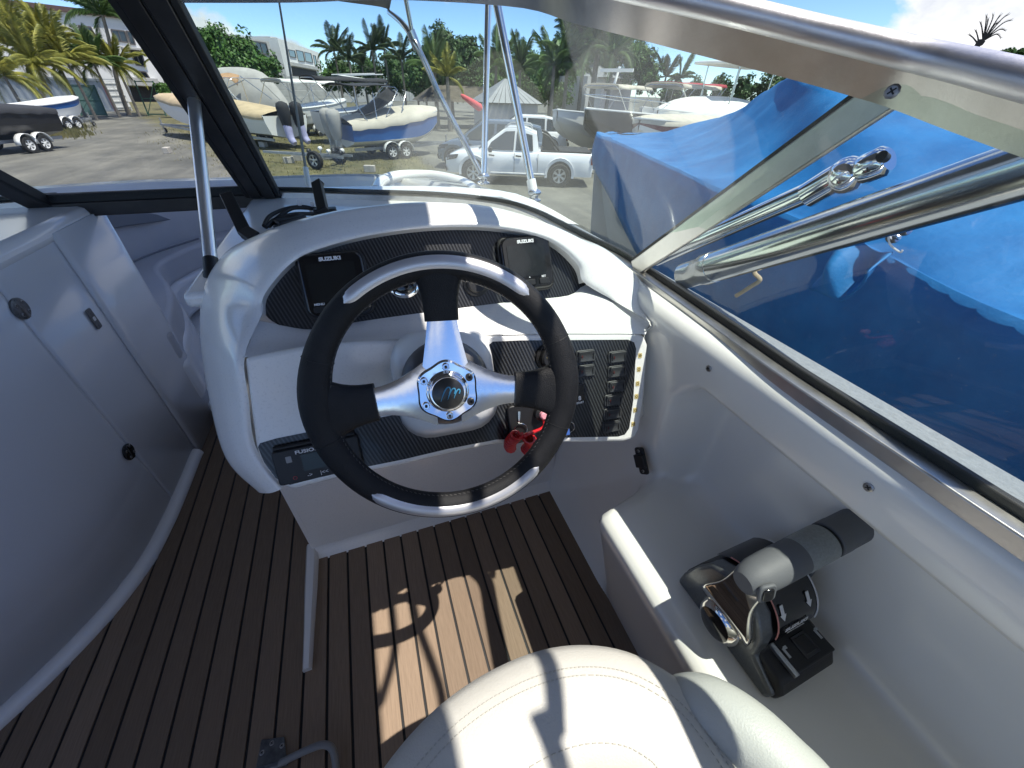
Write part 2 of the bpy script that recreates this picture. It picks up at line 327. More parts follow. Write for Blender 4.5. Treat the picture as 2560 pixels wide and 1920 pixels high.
# bow cockpit liner: coaming wall down to the bow floor
bi = [q for q in inner if q.y >= 1.75]; bring = bi + [mir(q) for q in bi[-2::-1]]
MB().grid([[q + V((0, 0, .0)) for q in bring], [q + V((0, 0, -.03)) + (V((CXB, 2.2, q.z))-q).normalized()*.02 for q in bring], [V((q.x*.97+CXB*.03, q.y-.04, .42)) for q in bring], [V((q.x*.9+CXB*.1, q.y-.12, .08)) for q in bring]]).obj('bow_liner', WHITE2, boat, smooth=50)
MB().box((CXB, 2.65, .05), (1.9, 2.0, .04)).obj('bow_floor', WHITE2, boat, bevel=.01)
# bulkhead tops either side of the walk-through (dash decks)
dk = [V((-.344, .84, .880)), V((.48, .84, .880)), V((.53, .75, .880))] + [V((q.x-.006, q.y-.006, .880)) for q in sillc if q.y > .72][::-1] + [V((-.344, 1.67, .880))]
MB().prism(dk, (0, 0, -1), .03).obj('dash_deck', WHITE, boat, bevel=.012)
MB().prism([V((-1.75, .75, .882)), V((-1.2, .8, .882)), V((-.86, 1.0, .882)), V((-.80, 1.2, .882)), V((-.79, 1.70, .882)), V((-1.75, 1.62, .882))], (0, 0, -1), .05).obj('port_dash_deck', WHITE2, boat, bevel=.02)
MB().tube(cr([P(x, y, z=z) for x, y, z in ((940, 480, .80), (955, 455, .80), (1000, 440, .79), (1080, 440, .79), (1150, 455, .80), (1190, 478, .81))], 6), .03, 10).obj('bow_coaming', WHITE2, boat, smooth=60)
# raised cowl under the front glass outside (foredeck crown seen through the pane)
MB().grid(surf([[P(x, y, z=.84) for x, y in r] for r in (((700, 480), (900, 482), (1100, 488), (1260, 505), (1400, 560)), ((700, 474), (900, 472), (1100, 474), (1270, 490), (1440, 560)), ((720, 470), (900, 466), (1100, 466), (1290, 484), (1470, 575)))], 4, 3)).obj('foredeck', WHITE2, boat, smooth=60)
# ---- starboard cockpit liner with throttle recess
pa = [(.486, -.01), (.472, .03), (.40, .30), (.362, .44), (.352, .478), (.357, .496), (.385, .503), (.46, .501), (.545, .503), (.580, .516), (.602, .55), (.632, .65), (.645, .725), (.636, .757), (.560, .768), (.536, .772), (.531, .782), (.531, .812), (.529, .834), (.534, .852), (.552, .863), (.575, .865)]
zb = [-.01, .03, .2, .3, .36, .4, .44, .48, .52, .56, .6, .64, .665, .68, .70, .718, .738, .795, .832, .852, .863, .865]
pb = [(.488+.046*min(1, z/.82)-(.014 if .03 > z else 0), z) for z in zb]; pb[-5:] = pa[-5:]
def toward(a):
    k = 1-.07*max(0, min(1, (a[1]-.5)/.2)); return (a[0]*k, 1.2-(1.2-a[1])*k)
pa = [toward(a) for a in pa]; pb = [toward(a) if a[1] > .5 else a for a in pb]
rows = []
for y in (-1.2, -.9, -.6, -.3, 0, .1, .2, .27, .32, .35, .366, .378, .39, .40, .41, .42, .432, .445, .47, .52, .6, .7, .82, .86):
    t = max(0, min(1, (y-.368)/.075)); t = t*t*(3-2*t)
    s = 1.0
    rows.append([V((a[0]+(b[0]-a[0])*t + max(0, y-.5)*.10*min(1, a[1]/.8), y, a[1]+(b[1]-a[1])*t)) for a, b in zip(pa, pb)])
liner = MB().grid(rows).obj('cockpit_liner', CREAM, boat, smooth=180)
MB().grid([[mir(q) for q in r] for r in [[V((a[0], y, a[1])) for a in pb] for y in (-1.75, -1.0, 0, .5)]]).obj('port_liner', CREAM, boat, smooth=180)
MB().prism([V((x, -1.72, z)) for x, z in ((-1.75, -.1), (.55, -.1), (.55, .82), (-1.75, .82))], (0, -1, 0), .4).obj('transom', WHITE2, boat, bevel=.05)
SCREW = mat('screw steel', (.35, .34, .33), .35, 1)
def screw(q, n, r=.005, parent=None, m=None):
    f = fr(q, V(n).orthogonal(), n); mb = MB().lathe([(r, 0), (r, .0012), (r*.7, .002)], (0, 0, 0), (0, 0, 1), 10)
    o = xf(mb, f).obj('screw', m or SCREW, parent, smooth=40)
    xf(MB().box((0, 0, .0021), (r*1.1, r*.22, .0006)).box((0, 0, .0021), (r*.22, r*1.1, .0006)), f).obj('screw_slot', BLACK, parent)
    return o
for x, y in ((1772, 921), (2172, 1218)):
    screw(P(x, y, X=.4925), (-1, 0, .1), .0055, boat)
# ---- console: planes of the instrument panel and of the lower fascia
G0 = V((.283, .683, .932)); NP = V((0, -.866, .5)); PI_ = (G0, NP)
F0 = V((.16, .545, .865)); NF = V((-.03, -.9, .43)).normalized(); PHI = (F0, NF)
Bp = [P(645, 1222, X=-.25), P(565, 1140, X=-.288), P(520, 980, X=-.312), P(500, 830, X=-.326), P(510, 720, X=-.312), P(560, 640, Y=.87), P(660, 580, Y=.83), P(800, 535, Y=.80), P(950, 512, Y=.79), P(1100, 506, Y=.78), P(1250, 522, Y=.76), P(1400, 572, Y=.72), P(1510, 632, Y=.68), P(1588, 705, Y=.63), P(1628, 765, Y=.585), P(1652, 806, Y=.55)]
PIo = (G0+NP*.022, NP); PHo = (F0-NF*.004, NF)
Dp = [P(712, 1214, pl=PHo), P(641, 1120, pl=PHo), P(622, 1000, pl=PHo), P(612, 890, pl=PHo), P(655, 785, pl=PIo), P(662, 735, pl=PIo), P(735, 652, pl=PIo), P(830, 612, pl=PIo), P(950, 584, pl=PIo), P(1100, 568, pl=PIo), P(1250, 572, pl=PIo), P(1372, 602, pl=PIo), P(1442, 660, pl=PIo), P(1460, 706, pl=PIo), P(1535, 752, z=.868), P(1622, 806, z=.852)]
Ap = [V((-.19, .68, .62)), V((-.25, .74, .63)), V((-.305, .84, .67)), V((-.33, .95, .74)), V((-.325, 1.0, .80))] + [V((q.x, q.y+.12, .853)) for q in Bp[5:12]] + [V((.50, .78, .882)), V((.525, .68, .884)), V((.52, .60, .884)), V((.516, .54, .884))]
A2 = [a.lerp(b, .6) + V((0, .0, .02 if i > 4 else 0)) + (V((-.008, 0, 0)) if 2 < i < 5 else V((0, 0, 0)) if i < 5 else V((0, .02, 0))) for i, (a, b) in enumerate(zip(Ap, Bp))]
BU = [1.7, 1.7, 1.8, 2.0, 2.0, 1.7, 1.4, 1.2] + [1]*5 + [.8, .45, .1]
Cp = [b.lerp(d, .5) + (NP if i > 3 else NF)*.013*BU[i] for i, (b, d) in enumerate(zip(Bp, Dp))]
C2 = [b.lerp(d, .88) + (NP if i > 3 else NF)*.009*BU[i] for i, (b, d) in enumerate(zip(Bp, Dp))]
console = MB().grid(surf([Ap, A2, Bp, Cp, C2, Dp], 6, 5))
De = [q - NP*.03 for q in Dp[4:14]]
console.grid([cr(Dp[4:14], 6), cr(De, 6)])
# ledge between the instrument panel and the lower fascia
L0 = [P(x, y, pl=PI_) for x, y in ((640, 800), (700, 812), (785, 823), (900, 803), (1080, 778), (1290, 752), (1420, 738), (1462, 712))] + [Dp[14]+V((.01, .008, -.002)), Dp[15]+V((.01, .008, -.002))]
L1 = [P(x, y, pl=PHI) for x, y in ((606, 895), (660, 884), (760, 866), (900, 852), (1060, 846), (1240, 838), (1400, 834), (1490, 834), (1560, 834), (1614, 836))]
Lm = [a.lerp(b, .5) + V((0, 0, -.004)) for a, b in zip(L0, L1)]
console.grid(surf([L0, Lm, L1], 4, 4))
# cheek between the fascia's right edge and the side liner
ck = [P(x, y, pl=PHI)-NF*.004 for x, y in ((1608, 832), (1616, 862), (1606, 1000), (1596, 1070), (1585, 1092))]
console.grid(surf([ck, [q + V((.022, .030, -.004)) for q in ck], [V((.500 if q.z > .7 else .505, q.y+.05, q.z)) for q in ck]], 4, 4))
console.grid(surf([[Dp[14], Dp[15], ck[0]+V((.004, 0, .002))], [Bp[14], Bp[15], ck[0]+V((.03, .02, -.004))], [V((.52, .585, .884)), V((.515, .54, .882)), V((.502, ck[0].y+.05, .85))]], 4, 4))
# underside and knee wall
xs = [-.344, -.2, 0, .2, .35, .50]
fb = [P(x, y, pl=PHI)-NF*.012 for x, y in ((690, 1224), (850, 1194), (1010, 1160), (1240, 1108), (1400, 1104), (1590, 1085))]
kn = [fb] + [[V((max(x, xm), y, z)) for x in xs] for y, z, xm in ((.62, .63, -.20), (.78, .57, -.285))] + [[V((x, y, z)) for x in xs] for y, z in ((.818, .48), (.825, .30), (.825, .06), (.815, .025), (.80, .006), (.79, -.004))]
console.grid(surf(kn, 3, 2))
CONS = console.obj('console', WHITE, boat, smooth=50)
sidep = [(.825, 0), (.825, .50), (.86, .60), (.92, .68), (1.0, .76), (1.1, .84), (1.78, .845), (1.78, 0)]
MB().prism([V((-.345, min(y, 1.66), z)) for y, z in sidep], (1, 0, 0), .012).obj('console_side', WHITE2, boat)
MB().tube([V((-.345, y, .012)) for y in (.84, .7, .58, .485)], [.018, .016, .012, .010], 10, prof=[(1, -1), (1, .2), (.6, .9), (-.6, .9), (-1, .2), (-1, -1)], up=(0, 0, 1)).obj('floor_fin', WHITE2, boat, smooth=30)
fa_px = [(608, 893), (660, 882), (760, 864), (900, 850), (1060, 844), (1240, 836), (1420, 832), (1590, 832), (1612, 838), (1622, 862), (1612, 1000), (1600, 1075), (1588, 1098), (1560, 1106), (1400, 1108), (1240, 1112), (1120, 1137), (1010, 1163), (850, 1196), (735, 1226), (690, 1214), (655, 1165), (638, 1120), (622, 1000)]
MB().prism([P(x, y, pl=PHI)-NF*.016 for x, y in fa_px], NF, .016).obj('fascia', WHITE, boat, bevel=.012, seg=4)
# black carbon panels
ip_px = [(658, 745), (664, 715), (690, 688), (735, 655), (830, 614), (950, 586), (1100, 570), (1250, 579), (1370, 615), (1440, 667), (1457, 703), (1450, 728), (1425, 740), (1290, 754), (1080, 780), (900, 805), (785, 824), (735, 820), (690, 800), (668, 775)]
ipl = [V(q) for q in cr([P(x, y, pl=PI_) for x, y in ip_px], 3, True)]
MB().prism([q+(q-G0-V((-.17, 0, 0))).normalized()*.006 - NP*.006 for q in ipl], NP, .007).obj('instrument_panel', CARBON, boat)
sp_px = [(1215, 868), (1232, 854), (1300, 851), (1570, 849), (1585, 856), (1590, 872), (1583, 1000), (1573, 1070), (1562, 1086), (1545, 1091), (1400, 1094), (1240, 1099), (1120, 1122), (1010, 1148), (850, 1180), (725, 1212), (690, 1195), (660, 1155), (645, 1118), (650, 1108), (690, 1096), (860, 1062), (990, 1036), (1030, 1040), (1052, 1078), (1066, 1086), (1140, 1074), (1152, 1064), (1160, 1040), (1190, 1010), (1210, 990)]
MB().prism([P(x, y, pl=PHI)-NF*.004 for x, y in sp_px], NF, .0045).obj('switch_panel', CARBON, boat)
def onF(x, y, h=0): return P(x, y, pl=(F0+NF*h, NF))
def onP(x, y, h=0): return P(x, y, pl=(G0+NP*h, NP))
EXF = V((1, 0, 0))
# ---- rocker switches
RED = mat('red print', (.09, .012, .012), .6)
SWF = mat('switch grey', (.05, .052, .055), .42)
for x, y in ((1463, 890), (1462, 927), (1542, 892), (1541, 928), (1539, 965), (1532, 999), (1530, 1033), (1527, 1066)):
    f = fr(onF(x, y, .0005), (1, 0, -.06), NF)
    sw = thing('rocker_switch', 'black rocker switch', 'switch', f.translation, 'rocker switches on the black carbon panel')
    body = plate(f, .039, .0235, .003, .005).obj('switch_frame', SWF, sw, bevel=.001)
    rk = xf(MB().prism([V((-.0165, y_, z_)) for y_, z_ in ((-.0098, 0), (-.0098, .0065), (-.003, .0052), (.004, .0068), (.0098, .0092), (.0098, 0))], (1, 0, 0), .033), f).obj('rocker', SWF, sw, bevel=.0012)
    xf(MB().box((-.009, 0, .0066), (.0012, .006, .0006)).box((-.009, .0005, .0068), (.004, .0008, .0004)), f).obj('red_mark', RED, rk)
    for q_ in (-.0135, .0135): xf(MB().box((q_, .0, .0072), (.0008, .012, .0012)), f).obj('grip_rib', BLACK, rk)
names = ['upper switch of the inner pair, right of the wheel rim', 'lower switch of the inner pair, right of the wheel rim', 'topmost switch in the outer column of six', 'second switch from the top in the outer column', 'third switch from the top in the outer column', 'fourth switch from the top in the outer column', 'fifth switch down, next to last in the outer column', 'bottom switch in the outer column of six']
for o, n in zip([o for o in COL.objects if o.name.startswith('rocker_switch')], names): o['label'] = 'black rocker switch, ' + n
# yellow symbol stickers on the white lip
YEL = mat('yellow sticker', (.62, .5, .22), .5, var=.1, vs=200); INK = mat('sticker ink', (.1, .06, .01), .6)
for i, (x, y) in enumerate(((1600, 889), (1597, 923), (1594, 959), (1591, 991), (1588, 1025), (1583, 1060))):
    f = fr(onF(x, y, .0004), (1, 0, -.08), NF); o = plate(f, .0085, .0095, .0005, .0012, 2).obj('symbol_sticker', YEL)
    tag(o, 'small yellow symbol sticker, %s of six down the white lip beside the switches' % ('topmost', 'second', 'third', 'fourth', 'fifth', 'lowest')[i], 'sticker', 'symbol stickers beside the switches')
    mb = MB().lathe([(.0018, .0006), (.0026, .0006), (.0026, .0009), (.0018, .0009)], (0, 0, 0), (0, 0, 1), 10, False)
    for k in range(6 if i in (1, 2) else 3):
        a = k*math.pi/3 + i; mb.box((.0033*math.cos(a), .0033*math.sin(a), .0007), (.0006, .0006, .0004))
    if i in (0, 5): mb.box((0, 0, .0007), (.0062, .0006, .0004))
    xf(mb, f).obj('symbol', INK, o)
# ---- engine displays
def gauge(x, y, w, h, label, btn):
    f = fr(onP(x, y, .001), (1, 0, 0), NP); g = thing('engine_display', label, 'display', f.translation, 'engine displays in the instrument panel')
    b = plate(f, w+.007, h+.007, .012, .016, 5).obj('base', BLACK, g, bevel=.003)
    plate(f @ M.Translation((0, 0, .012)), w, h, .009, .015, 5).obj('bezel', GLOSSBLACK, g, bevel=.004)
    plate(f @ M.Translation((-.002, .004, .0212)), w*.74, h*.60, .0008, .002).obj('screen', SCREEN, g)
    text('SUZUKI', .0078, f @ M.Translation((0, h*.40, .0214)), WTXT, g, wide=1.25, bold=.0005)
    for i, s in enumerate(btn):
        q = f @ M.Translation((-w*.30 + i*w*.29, -h*.37, .0212))
        plate(q, .020, .010, .002, .002).obj('button', BLACK, g, bevel=.0006)
        text(s, .0050, q @ M.Translation((0, .0085, .0003)), WTXT, g, wide=1.15, bold=.0002)
    return g
gauge(1311, 662, .100, .098, 'square black engine display with SET button, right of the steering wheel top', ['MENU', '^', 'SET'])
gauge(842, 715, .100, .102, 'square black engine display with MENU button, in shade left of the wheel', ['MENU', 'v', '^'])
# round knobs on the instrument panel
def knob(q, n, r, h, name, label, m1, m2, cat):
    t = thing(name, label, cat, q)
    MB().lathe([(r*1.25, 0), (r*1.25, .004), (r*1.05, .007), (r, .007)], q, n, 28).obj('ring', m1, t, smooth=40)
    MB().lathe([(r, .006), (r, h), (r*.85, h+.003), (r*.3, h+.0032)], q, n, 28).obj('cap', m2, t, smooth=40); return t
knob(onP(1008, 703, .001), NP, .024, .014, 'round_gauge', 'small round gauge with chrome ring behind the upper wheel rim', CHROME, GLOSSBLACK, 'gauge')
knob(onP(1190, 708, .001), NP, .020, .012, 'panel_plug', 'round black plug half hidden right of the top spoke', BLACK, BLACK, 'plug')
knob(onP(922, 758, .001), NP, .009, .01, 'push_button', 'small dark push button below the left display', BLACK, BLACK, 'button')
kb = knob(onF(1371, 893, .001), NF, .020, .02, 'dimmer_knob', 'round black knob with yellow symbol, left of the rocker switches', BLACK, BLACK, 'knob')
text('oo', .006, fr(onF(1371, 893, .0245), EXF, NF), YEL, kb, 'knob_symbol')
# ---- stereo
f = fr(onF(800, 1146, .001), (1, 0, .0), NF)
st = thing('marine_stereo', 'black marine stereo at the lower left of the console', 'stereo', f.translation)
plate(f, .124, .056, .010, .005).obj('faceplate', BLACK, st, bevel=.002)
xf(MB().tube([V((-.058, .031, .004)), V((.058, .031, .004))], .004, 8), f).obj('hinge_bar', BLACK, st, smooth=60)
plate(f @ M.Translation((.000, .002, .0102)), .046, .027, .0006, .001).obj('screen', mat('lcd', (.012, .022, .020), .3), st)
text('FUSION', .0075, f @ M.Translation((-.012, .0205, .0105)), WTXT, st, wide=1.35, bold=.0002)
plate(f @ M.Translation((-.040, .012, .0102)), .008, .010, .0006, .001).obj('source_key', mat('grey key', (.3, .3, .3), .5), st)
for i, s in enumerate(('O', '->', '|<<', '>')):
    text(s, .0085, f @ M.Translation((-.038+i*.021, -.0195, .0105)), mat('red key print', (.3, .03, .04), .5) if i == 0 else WTXT, st, 'key_symbol')
# ---- ignition: key box, stop button, keys and coiled lanyard
ig = thing('ignition_switch', 'black ignition switch box with pink stop button below the right spoke', 'ignition switch', onF(1330, 1050))
f = fr(onF(1325, 1050, .001), EXF, NF); plate(f, .085, .072, .010, .008).obj('box', BLACK, ig, bevel=.002)
f2 = fr(onF(1350, 1032, .011), EXF, NF); xf(MB().lathe([(.013, 0), (.013, .012), (.009, .014)], (0, 0, 0), (0, 0, 1), 20), f2).obj('collar', BLACK, ig, smooth=40)
xf(MB().lathe([(.007, .012), (.007, .022), (.005, .024)], (0, 0, 0), (0, 0, 1), 18), f2).obj('stop_button', mat('pink button', (.75, .33, .38), .45), ig, smooth=40)
for x, y in ((1268, 1082), (1432, 1078)):
    screw(onF(x, y, .0005), NF, .006, ig, BLACK)
REDP = mat('red lanyard', (.55, .015, .02), .3, coat=.3)
ly = thing('kill_lanyard', 'coiled red kill switch lanyard hanging under the right spoke', 'lanyard', onF(1300, 1115))
o0 = onF(1302, 1108, .03); ux = V((1, 0, 0)); uz = V((0, -.3, .95)).normalized(); uy = ux.cross(uz)
for s, a0, sc in ((1, -.35, 1.0), (-1, .35, .85)):
    path = []
    for k in range(10*9+1):
        a = k/10*2*math.pi; h = k/90
        c = o0 + ux*(s*(.008 + .010*math.sin(h*2.6))) + uz*(.026 - .05*h) + uy*(.006*s)
        path.append(c + ux*(.010*sc*math.cos(a)) + uy*(.012*sc*math.sin(a)) + uz*(.002*math.sin(a+a0)))
    MB().tube(path, .0026, 6).obj('coil', REDP, ly, smooth=60)
MB().tube(cr([f2 @ V((0, -.004, .014)), f2 @ V((-.004, -.02, .022)), o0+uz*.03+ux*.008, o0+uz*.02], 5), .0032, 6).obj('strap', REDP, ly, smooth=60)
def ringtube(c, ex, n, r, t, name, m, parent):
    fm = fr(c, ex, n); MB().tube([fm @ V((r*math.cos(k*math.pi/12), r*math.sin(k*math.pi/12), 0)) for k in range(25)], t, 6, False).obj(name, m, parent, smooth=60)
ky = thing('ignition_key', 'ignition key with steel split ring, left of the pink stop button', 'key', onF(1298, 1045))
MB().prism([onF(x, y, .012) for x, y in ((1294, 1028), (1300, 1028), (1299, 1052), (1295, 1062))], NF, .002).obj('blade', STEEL, ky)
ringtube(onF(1302, 1075, .016), EXF, NF, .012, .0012, 'split_ring', STEEL, ky)
BLU = mat('blue tag', (.05, .12, .4), .4)
k2 = thing('key_tag', 'small blue key tag on a ring at the right edge of the wheel', 'key tag', onF(1420, 1078))
ringtube(onF(1424, 1068, .012), EXF, NF, .010, .0011, 'split_ring', STEEL, k2)
MB().prism([onF(x, y, .012) for x, y in ((1412, 1074), (1422, 1070), (1424, 1086), (1414, 1088))], NF, .003).obj('tag', BLU, k2, bevel=.001)
stp = thing('start_button', 'black start button with white engine symbol at the right of the wheel', 'button', onF(1440, 985))
f = fr(onF(1440, 985, .001), EXF, NF); plate(f, .030, .038, .006, .003).obj('plate', GLOSSBLACK, stp, bevel=.001)
text('START', .0052, f @ M.Translation((.004, -.0165, .0063)), WTXT, stp, bold=.0002); text('8', .011, f @ M.Translation((.004, -.008, .0063)), WTXT, stp, 'symbol', bold=.0004)
lp = thing('wall_latch', 'black two-screw latch plate on the panel below the switches', 'latch', P(1607, 1151, X=.49))
f = fr(P(1607, 1151, X=.497), V((.0, -.55, -.6)), (-1, -.1, .1)); plate(f, .062, .026, .006, .006).obj('plate', BLACK, lp, bevel=.0015)
xf(MB().box((0, 0, .008), (.03, .03, .008)), f).obj('catch', BLACK, lp, bevel=.002)
for s in (-1, 1): screw(f @ V((s*.023, 0, .006)), (-1, -.1, .1), .004, lp)
# ---- steering column pod
WC = P(1120, 981.5, d=.521); a_, b_ = R(65.0), R(-6.9)
NW = V((math.sin(b_), -math.cos(b_)*math.sin(a_), math.cos(b_)*math.cos(a_)))
dist = (WC-F0).dot(NF)
cb = WC - NW*(dist/NW.dot(NF))
col = thing('steering_column', 'white steering column housing with dark tilt collar behind the wheel', 'steering column', cb)
f = fr(cb, (1, 0, 0), NW)
xf(MB().grid([[V((x*s, y*s - (.012 if z < .03 else 0), z)) for x, y in rrect(.165, .175, .05, 5)] for s, z in ((1.0, -.02), (.99, .02), (.93, .045), (.80, .058), (.62, .062))], True), f).obj('housing', WHITE2, col, smooth=180)
xf(MB().lathe([(.066, .045), (.066, .064), (.060, .074), (.050, .080), (.044, .084)], (0, 0, 0), (0, 0, 1), 40), f).obj('tilt_collar', mat('grey collar', (.10, .095, .095), .3, coat=.3), col, smooth=50)
xf(MB().lathe([(.043, .08), (.040, .10), (.034, .112), (.030, .118)], (0, 0, 0), (0, 0, 1), 32), f).obj('boot', BLACK, col, smooth=50)
xf(MB().lathe([(.02, .10), (.02, .135)], (0, 0, 0), (0, 0, 1), 20), f).obj('shaft', STEEL, col, smooth=50)
# ---- steering wheel
sw = thing('steering_wheel', 'three spoke steering wheel with black leather rim, silver inlays and polished hub', 'steering wheel', WC)
ang = R(-4.5)
fw = fr(WC, V((1, 0, 0)), NW) @ M.Rotation(ang, 4, 'Z')
RW = .166
def rim_r(t):                                       # thickness around the rim (thumb swells by the side spokes)
    d = min(abs((t-a+math.pi) % (2*math.pi)-math.pi) for a in (0.02, math.pi-.02)); return .0178 + .0030*math.exp(-(d/.34)**2)
rows = []
for k in range(96):
    t = k/96*2*math.pi; r = rim_r(t); c = V((RW*math.cos(t), RW*math.sin(t), 0)); e = V((math.cos(t), math.sin(t), 0))
    rows.append([c + e*(r*math.cos(u*math.pi/8)) + V((0, 0, .92*r*math.sin(u*math.pi/8))) for u in range(16)])
xf(MB().grid(rows+[rows[0]], True), fw).obj('rim', LEATHER, sw, smooth=180)
def arc_strip(t0, t1, r0, hw, z0, th, n=40):        # rounded strip lying on the front of the rim
    rs = []
    for k in range(n+1):
        t = t0+(t1-t0)*k/n; e = min(1, math.sqrt(max(0, 1-(1-min(k, n-k)/3)**2)) if min(k, n-k) < 3 else 1); w = max(.001, hw*e)
        row = []
        for u in range(9):
            s = -1+u/4; row.append(V(((r0+s*w)*math.cos(t), (r0+s*w)*math.sin(t), z0 + th*(1-s*s*.9)*(.4+.6*e))))
        rs.append(row)
    return MB().grid(rs)
for t0, t1 in ((R(47), R(133)), (R(228), R(316))):
    xf(arc_strip(t0, t1, RW+.002, .0090, .0136, .0048), fw).obj('inlay', SILVER, sw, smooth=180)
    xf(arc_strip(t0-.02, t1+.02, RW+.002, .0108, .0120, .0048), fw).obj('inlay_groove', RUBBER, sw, smooth=180)
for t in (R(22), R(160), R(198), R(338)):           # wrap seams
    xf(MB().tube([V((RW*math.cos(t), RW*math.sin(t), 0)) + (V((math.cos(t), math.sin(t), 0))*math.cos(u*math.pi/10)*(rim_r(t)+.0002) + V((0, 0, math.sin(u*math.pi/10)*(rim_r(t)*.92+.0002)))) for u in range(21)], .0006, 4, False), fw).obj('wrap_seam', RUBBER, sw)
STI = mat('grey stitching', (.10, .095, .09), .7)
mb = MB()
for k in range(150):
    t = k/150*2*math.pi; r = rim_r(t); q = V(((RW-r*.96)*math.cos(t), (RW-r*.96)*math.sin(t), .004)); mb.tube([q, q + V((-.003*math.sin(t), .003*math.cos(t), .002))], .0006, 4)
tag(xf(mb, fw).obj('rim_stitching', STI, sw), kind='stuff')
POL = mat('polished spoke', (.82, .83, .85), .16, 1, rvar=.05, vs=25, bump=.02, bs=60)
# leather sleeves that flare into the rim, and polished spokes
for t, w_rim, w_in, r_in in ((R(90), .036, .0225, .096), (R(184), .052, .026, .095), (R(-4), .052, .026, .095)):
    e = V((math.cos(t), math.sin(t), 0)); p_ = V((-math.sin(t), math.cos(t), 0)); rows = []
    for k in range(8):
        s = k/7; r = r_in + (RW-.004-r_in)*s; w = w_in + (w_rim-w_in)*(s**2.6 if w_rim > .04 else s**3); th = .0095 + .005*s; zc = -.012 + .012*s
        rows.append([e*r + p_*(w*math.copysign(abs(math.cos(u*math.pi/10))**.6, math.cos(u*math.pi/10))) + V((0, 0, zc+th*math.copysign(abs(math.sin(u*math.pi/10))**.7, math.sin(u*math.pi/10)))) for u in range(20)])
    m_ = MB().grid(rows, True); m_.fan(rows[0][::-1]); m_.fan(rows[-1]); xf(m_, fw).obj('leather_sleeve', LEATHER, sw, smooth=60)
    rows = []
    for k in range(9):
        s = k/8; r = .02 + (r_in+.012-.02)*s; w = .019 + .028*max(0, 1-s*1.25)**1.6 + (.000 if t > 1 and t < 2 else .001); zc = -.016 + .004*s
        if R(80) < t < R(100): w = .0185 + .016*max(0, 1-s)**1.3
        rows.append([e*r + p_*w + V((0, 0, zc+.0025)), e*r + p_*w*.6 + V((0, 0, zc+.0042)), e*r - p_*w*.6 + V((0, 0, zc+.0042)), e*r - p_*w + V((0, 0, zc+.0025)), e*r - p_*w + V((0, 0, zc-.003)), e*r + p_*w + V((0, 0, zc-.003))])
    m_ = MB().grid(rows, True); m_.fan(rows[-1]); xf(m_, fw).obj('spoke', POL, sw, smooth=40)
# scalloped hub plate, dome ring, bolts, badge with a wave emblem
sc = []
for k in range(72):
    t = k/72*2*math.pi; sc.append((math.cos(t)*(.0405+.0018*math.cos(6*(t-math.pi/2))), math.sin(t)*(.0405+.0018*math.cos(6*(t-math.pi/2)))))
xf(MB().grid([[V(((x*s if s > .9 else s*.0405*math.cos(k/36*math.pi)), (y*s if s > .9 else s*.0405*math.sin(k/36*math.pi)), z)) for k, (x, y) in enumerate(sc)] for s, z in ((1.06, -.016), (1.03, -.009), (.97, -.007), (.72, -.0078), (.68, -.006), (.65, .001), (.60, .0035), (.56, .004), (.5, .004))], True), fw).obj('hub_plate', CHROME, sw, smooth=35)
for k in range(6):
    t = math.pi/2 + k*math.pi/3; q = V((.0352*math.cos(t), .0345*math.sin(t), -.0078))
    b = xf(MB().lathe([(.0052, 0), (.0052, .003), (.0042, .0045), (.0024, .0045), (.0022, .002)], q, (0, 0, 1), 14), fw).obj('bolt', BLACK if k in (4, 5) else CHROME, sw, smooth=40)
    xf(MB().lathe([(.0021, 0), (.0021, .0022)], q, (0, 0, 1), 6), fw).obj('socket', RUBBER, b)
bd = xf(MB().lathe([(.0215, .003), (.0215, .0052), (.0195, .0062), (.0005, .0068)], (0, 0, 0), (0, 0, 1), 40), fw).obj('badge', mat('badge black', (.02, .02, .018), .35, coat=.3, var=.5, vs=60), sw, smooth=40)
WAV = mat('wave blue', (.06, .28, .45), .4)
for i, (ox, sc_) in enumerate(((-.0125, 1.0), (-.003, .8), (.006, .62))):
    pts = [V((ox+sc_*(.002+.013*s - .0*s), sc_*(-.008+.019*math.sin(s*1.75)) - .002, .0069)) for s in [k/8 for k in range(9)]]
    pts += [pts[-1] + V((sc_*.001, -sc_*.004, 0)), pts[-1] + V((-sc_*.001, -sc_*.009, 0))]
    xf(MB().tube(pts, [.0003+.0006*min(1, k/4) for k in range(len(pts))], 6), fw).obj('wave_emblem', WAV, bd)
# ---- throttle control on the starboard shelf
TO = V((.485, .118, .5015)); th = thing('throttle_control', 'grey and black single lever throttle control on the starboard shelf', 'throttle', TO)
tf = M.Translation(TO) @ M.Rotation(R(2), 4, 'Z')
GREYM = mat('metallic grey plastic', (.13, .138, .142), .32, .35, var=.15, vs=300, coat=.3)
GRIP = mat('grey grip', (.12, .127, .135), .6, bump=.1, bs=500)
def tp(name, mb, m, par=None, **k): return xf(mb, tf).obj(name, m, par or th, **k)
pr = [(-.098, 0), (-.100, .024), (-.088, .046), (-.045, .052), (-.038, .085), (-.022, .112), (.004, .128), (.034, .128), (.062, .11), (.08, .075), (.092, .03), (.095, 0)]
body = tp('body', MB().prism([V((-.058, y, z)) for y, z in pr], (1, 0, 0), .120), BLACK, bevel=.008, seg=3)
tp('side_cover', MB().prism([V((-.066, y, z)) for y, z in [(-.092, 0), (-.095, .022), (-.05, .048), (-.044, .085), (-.026, .113), (.004, .130), (.034, .130), (.062, .112), (.078, .075), (.090, .03), (.092, 0)]], (1, 0, 0), .030), GREYM, bevel=.006, seg=3)
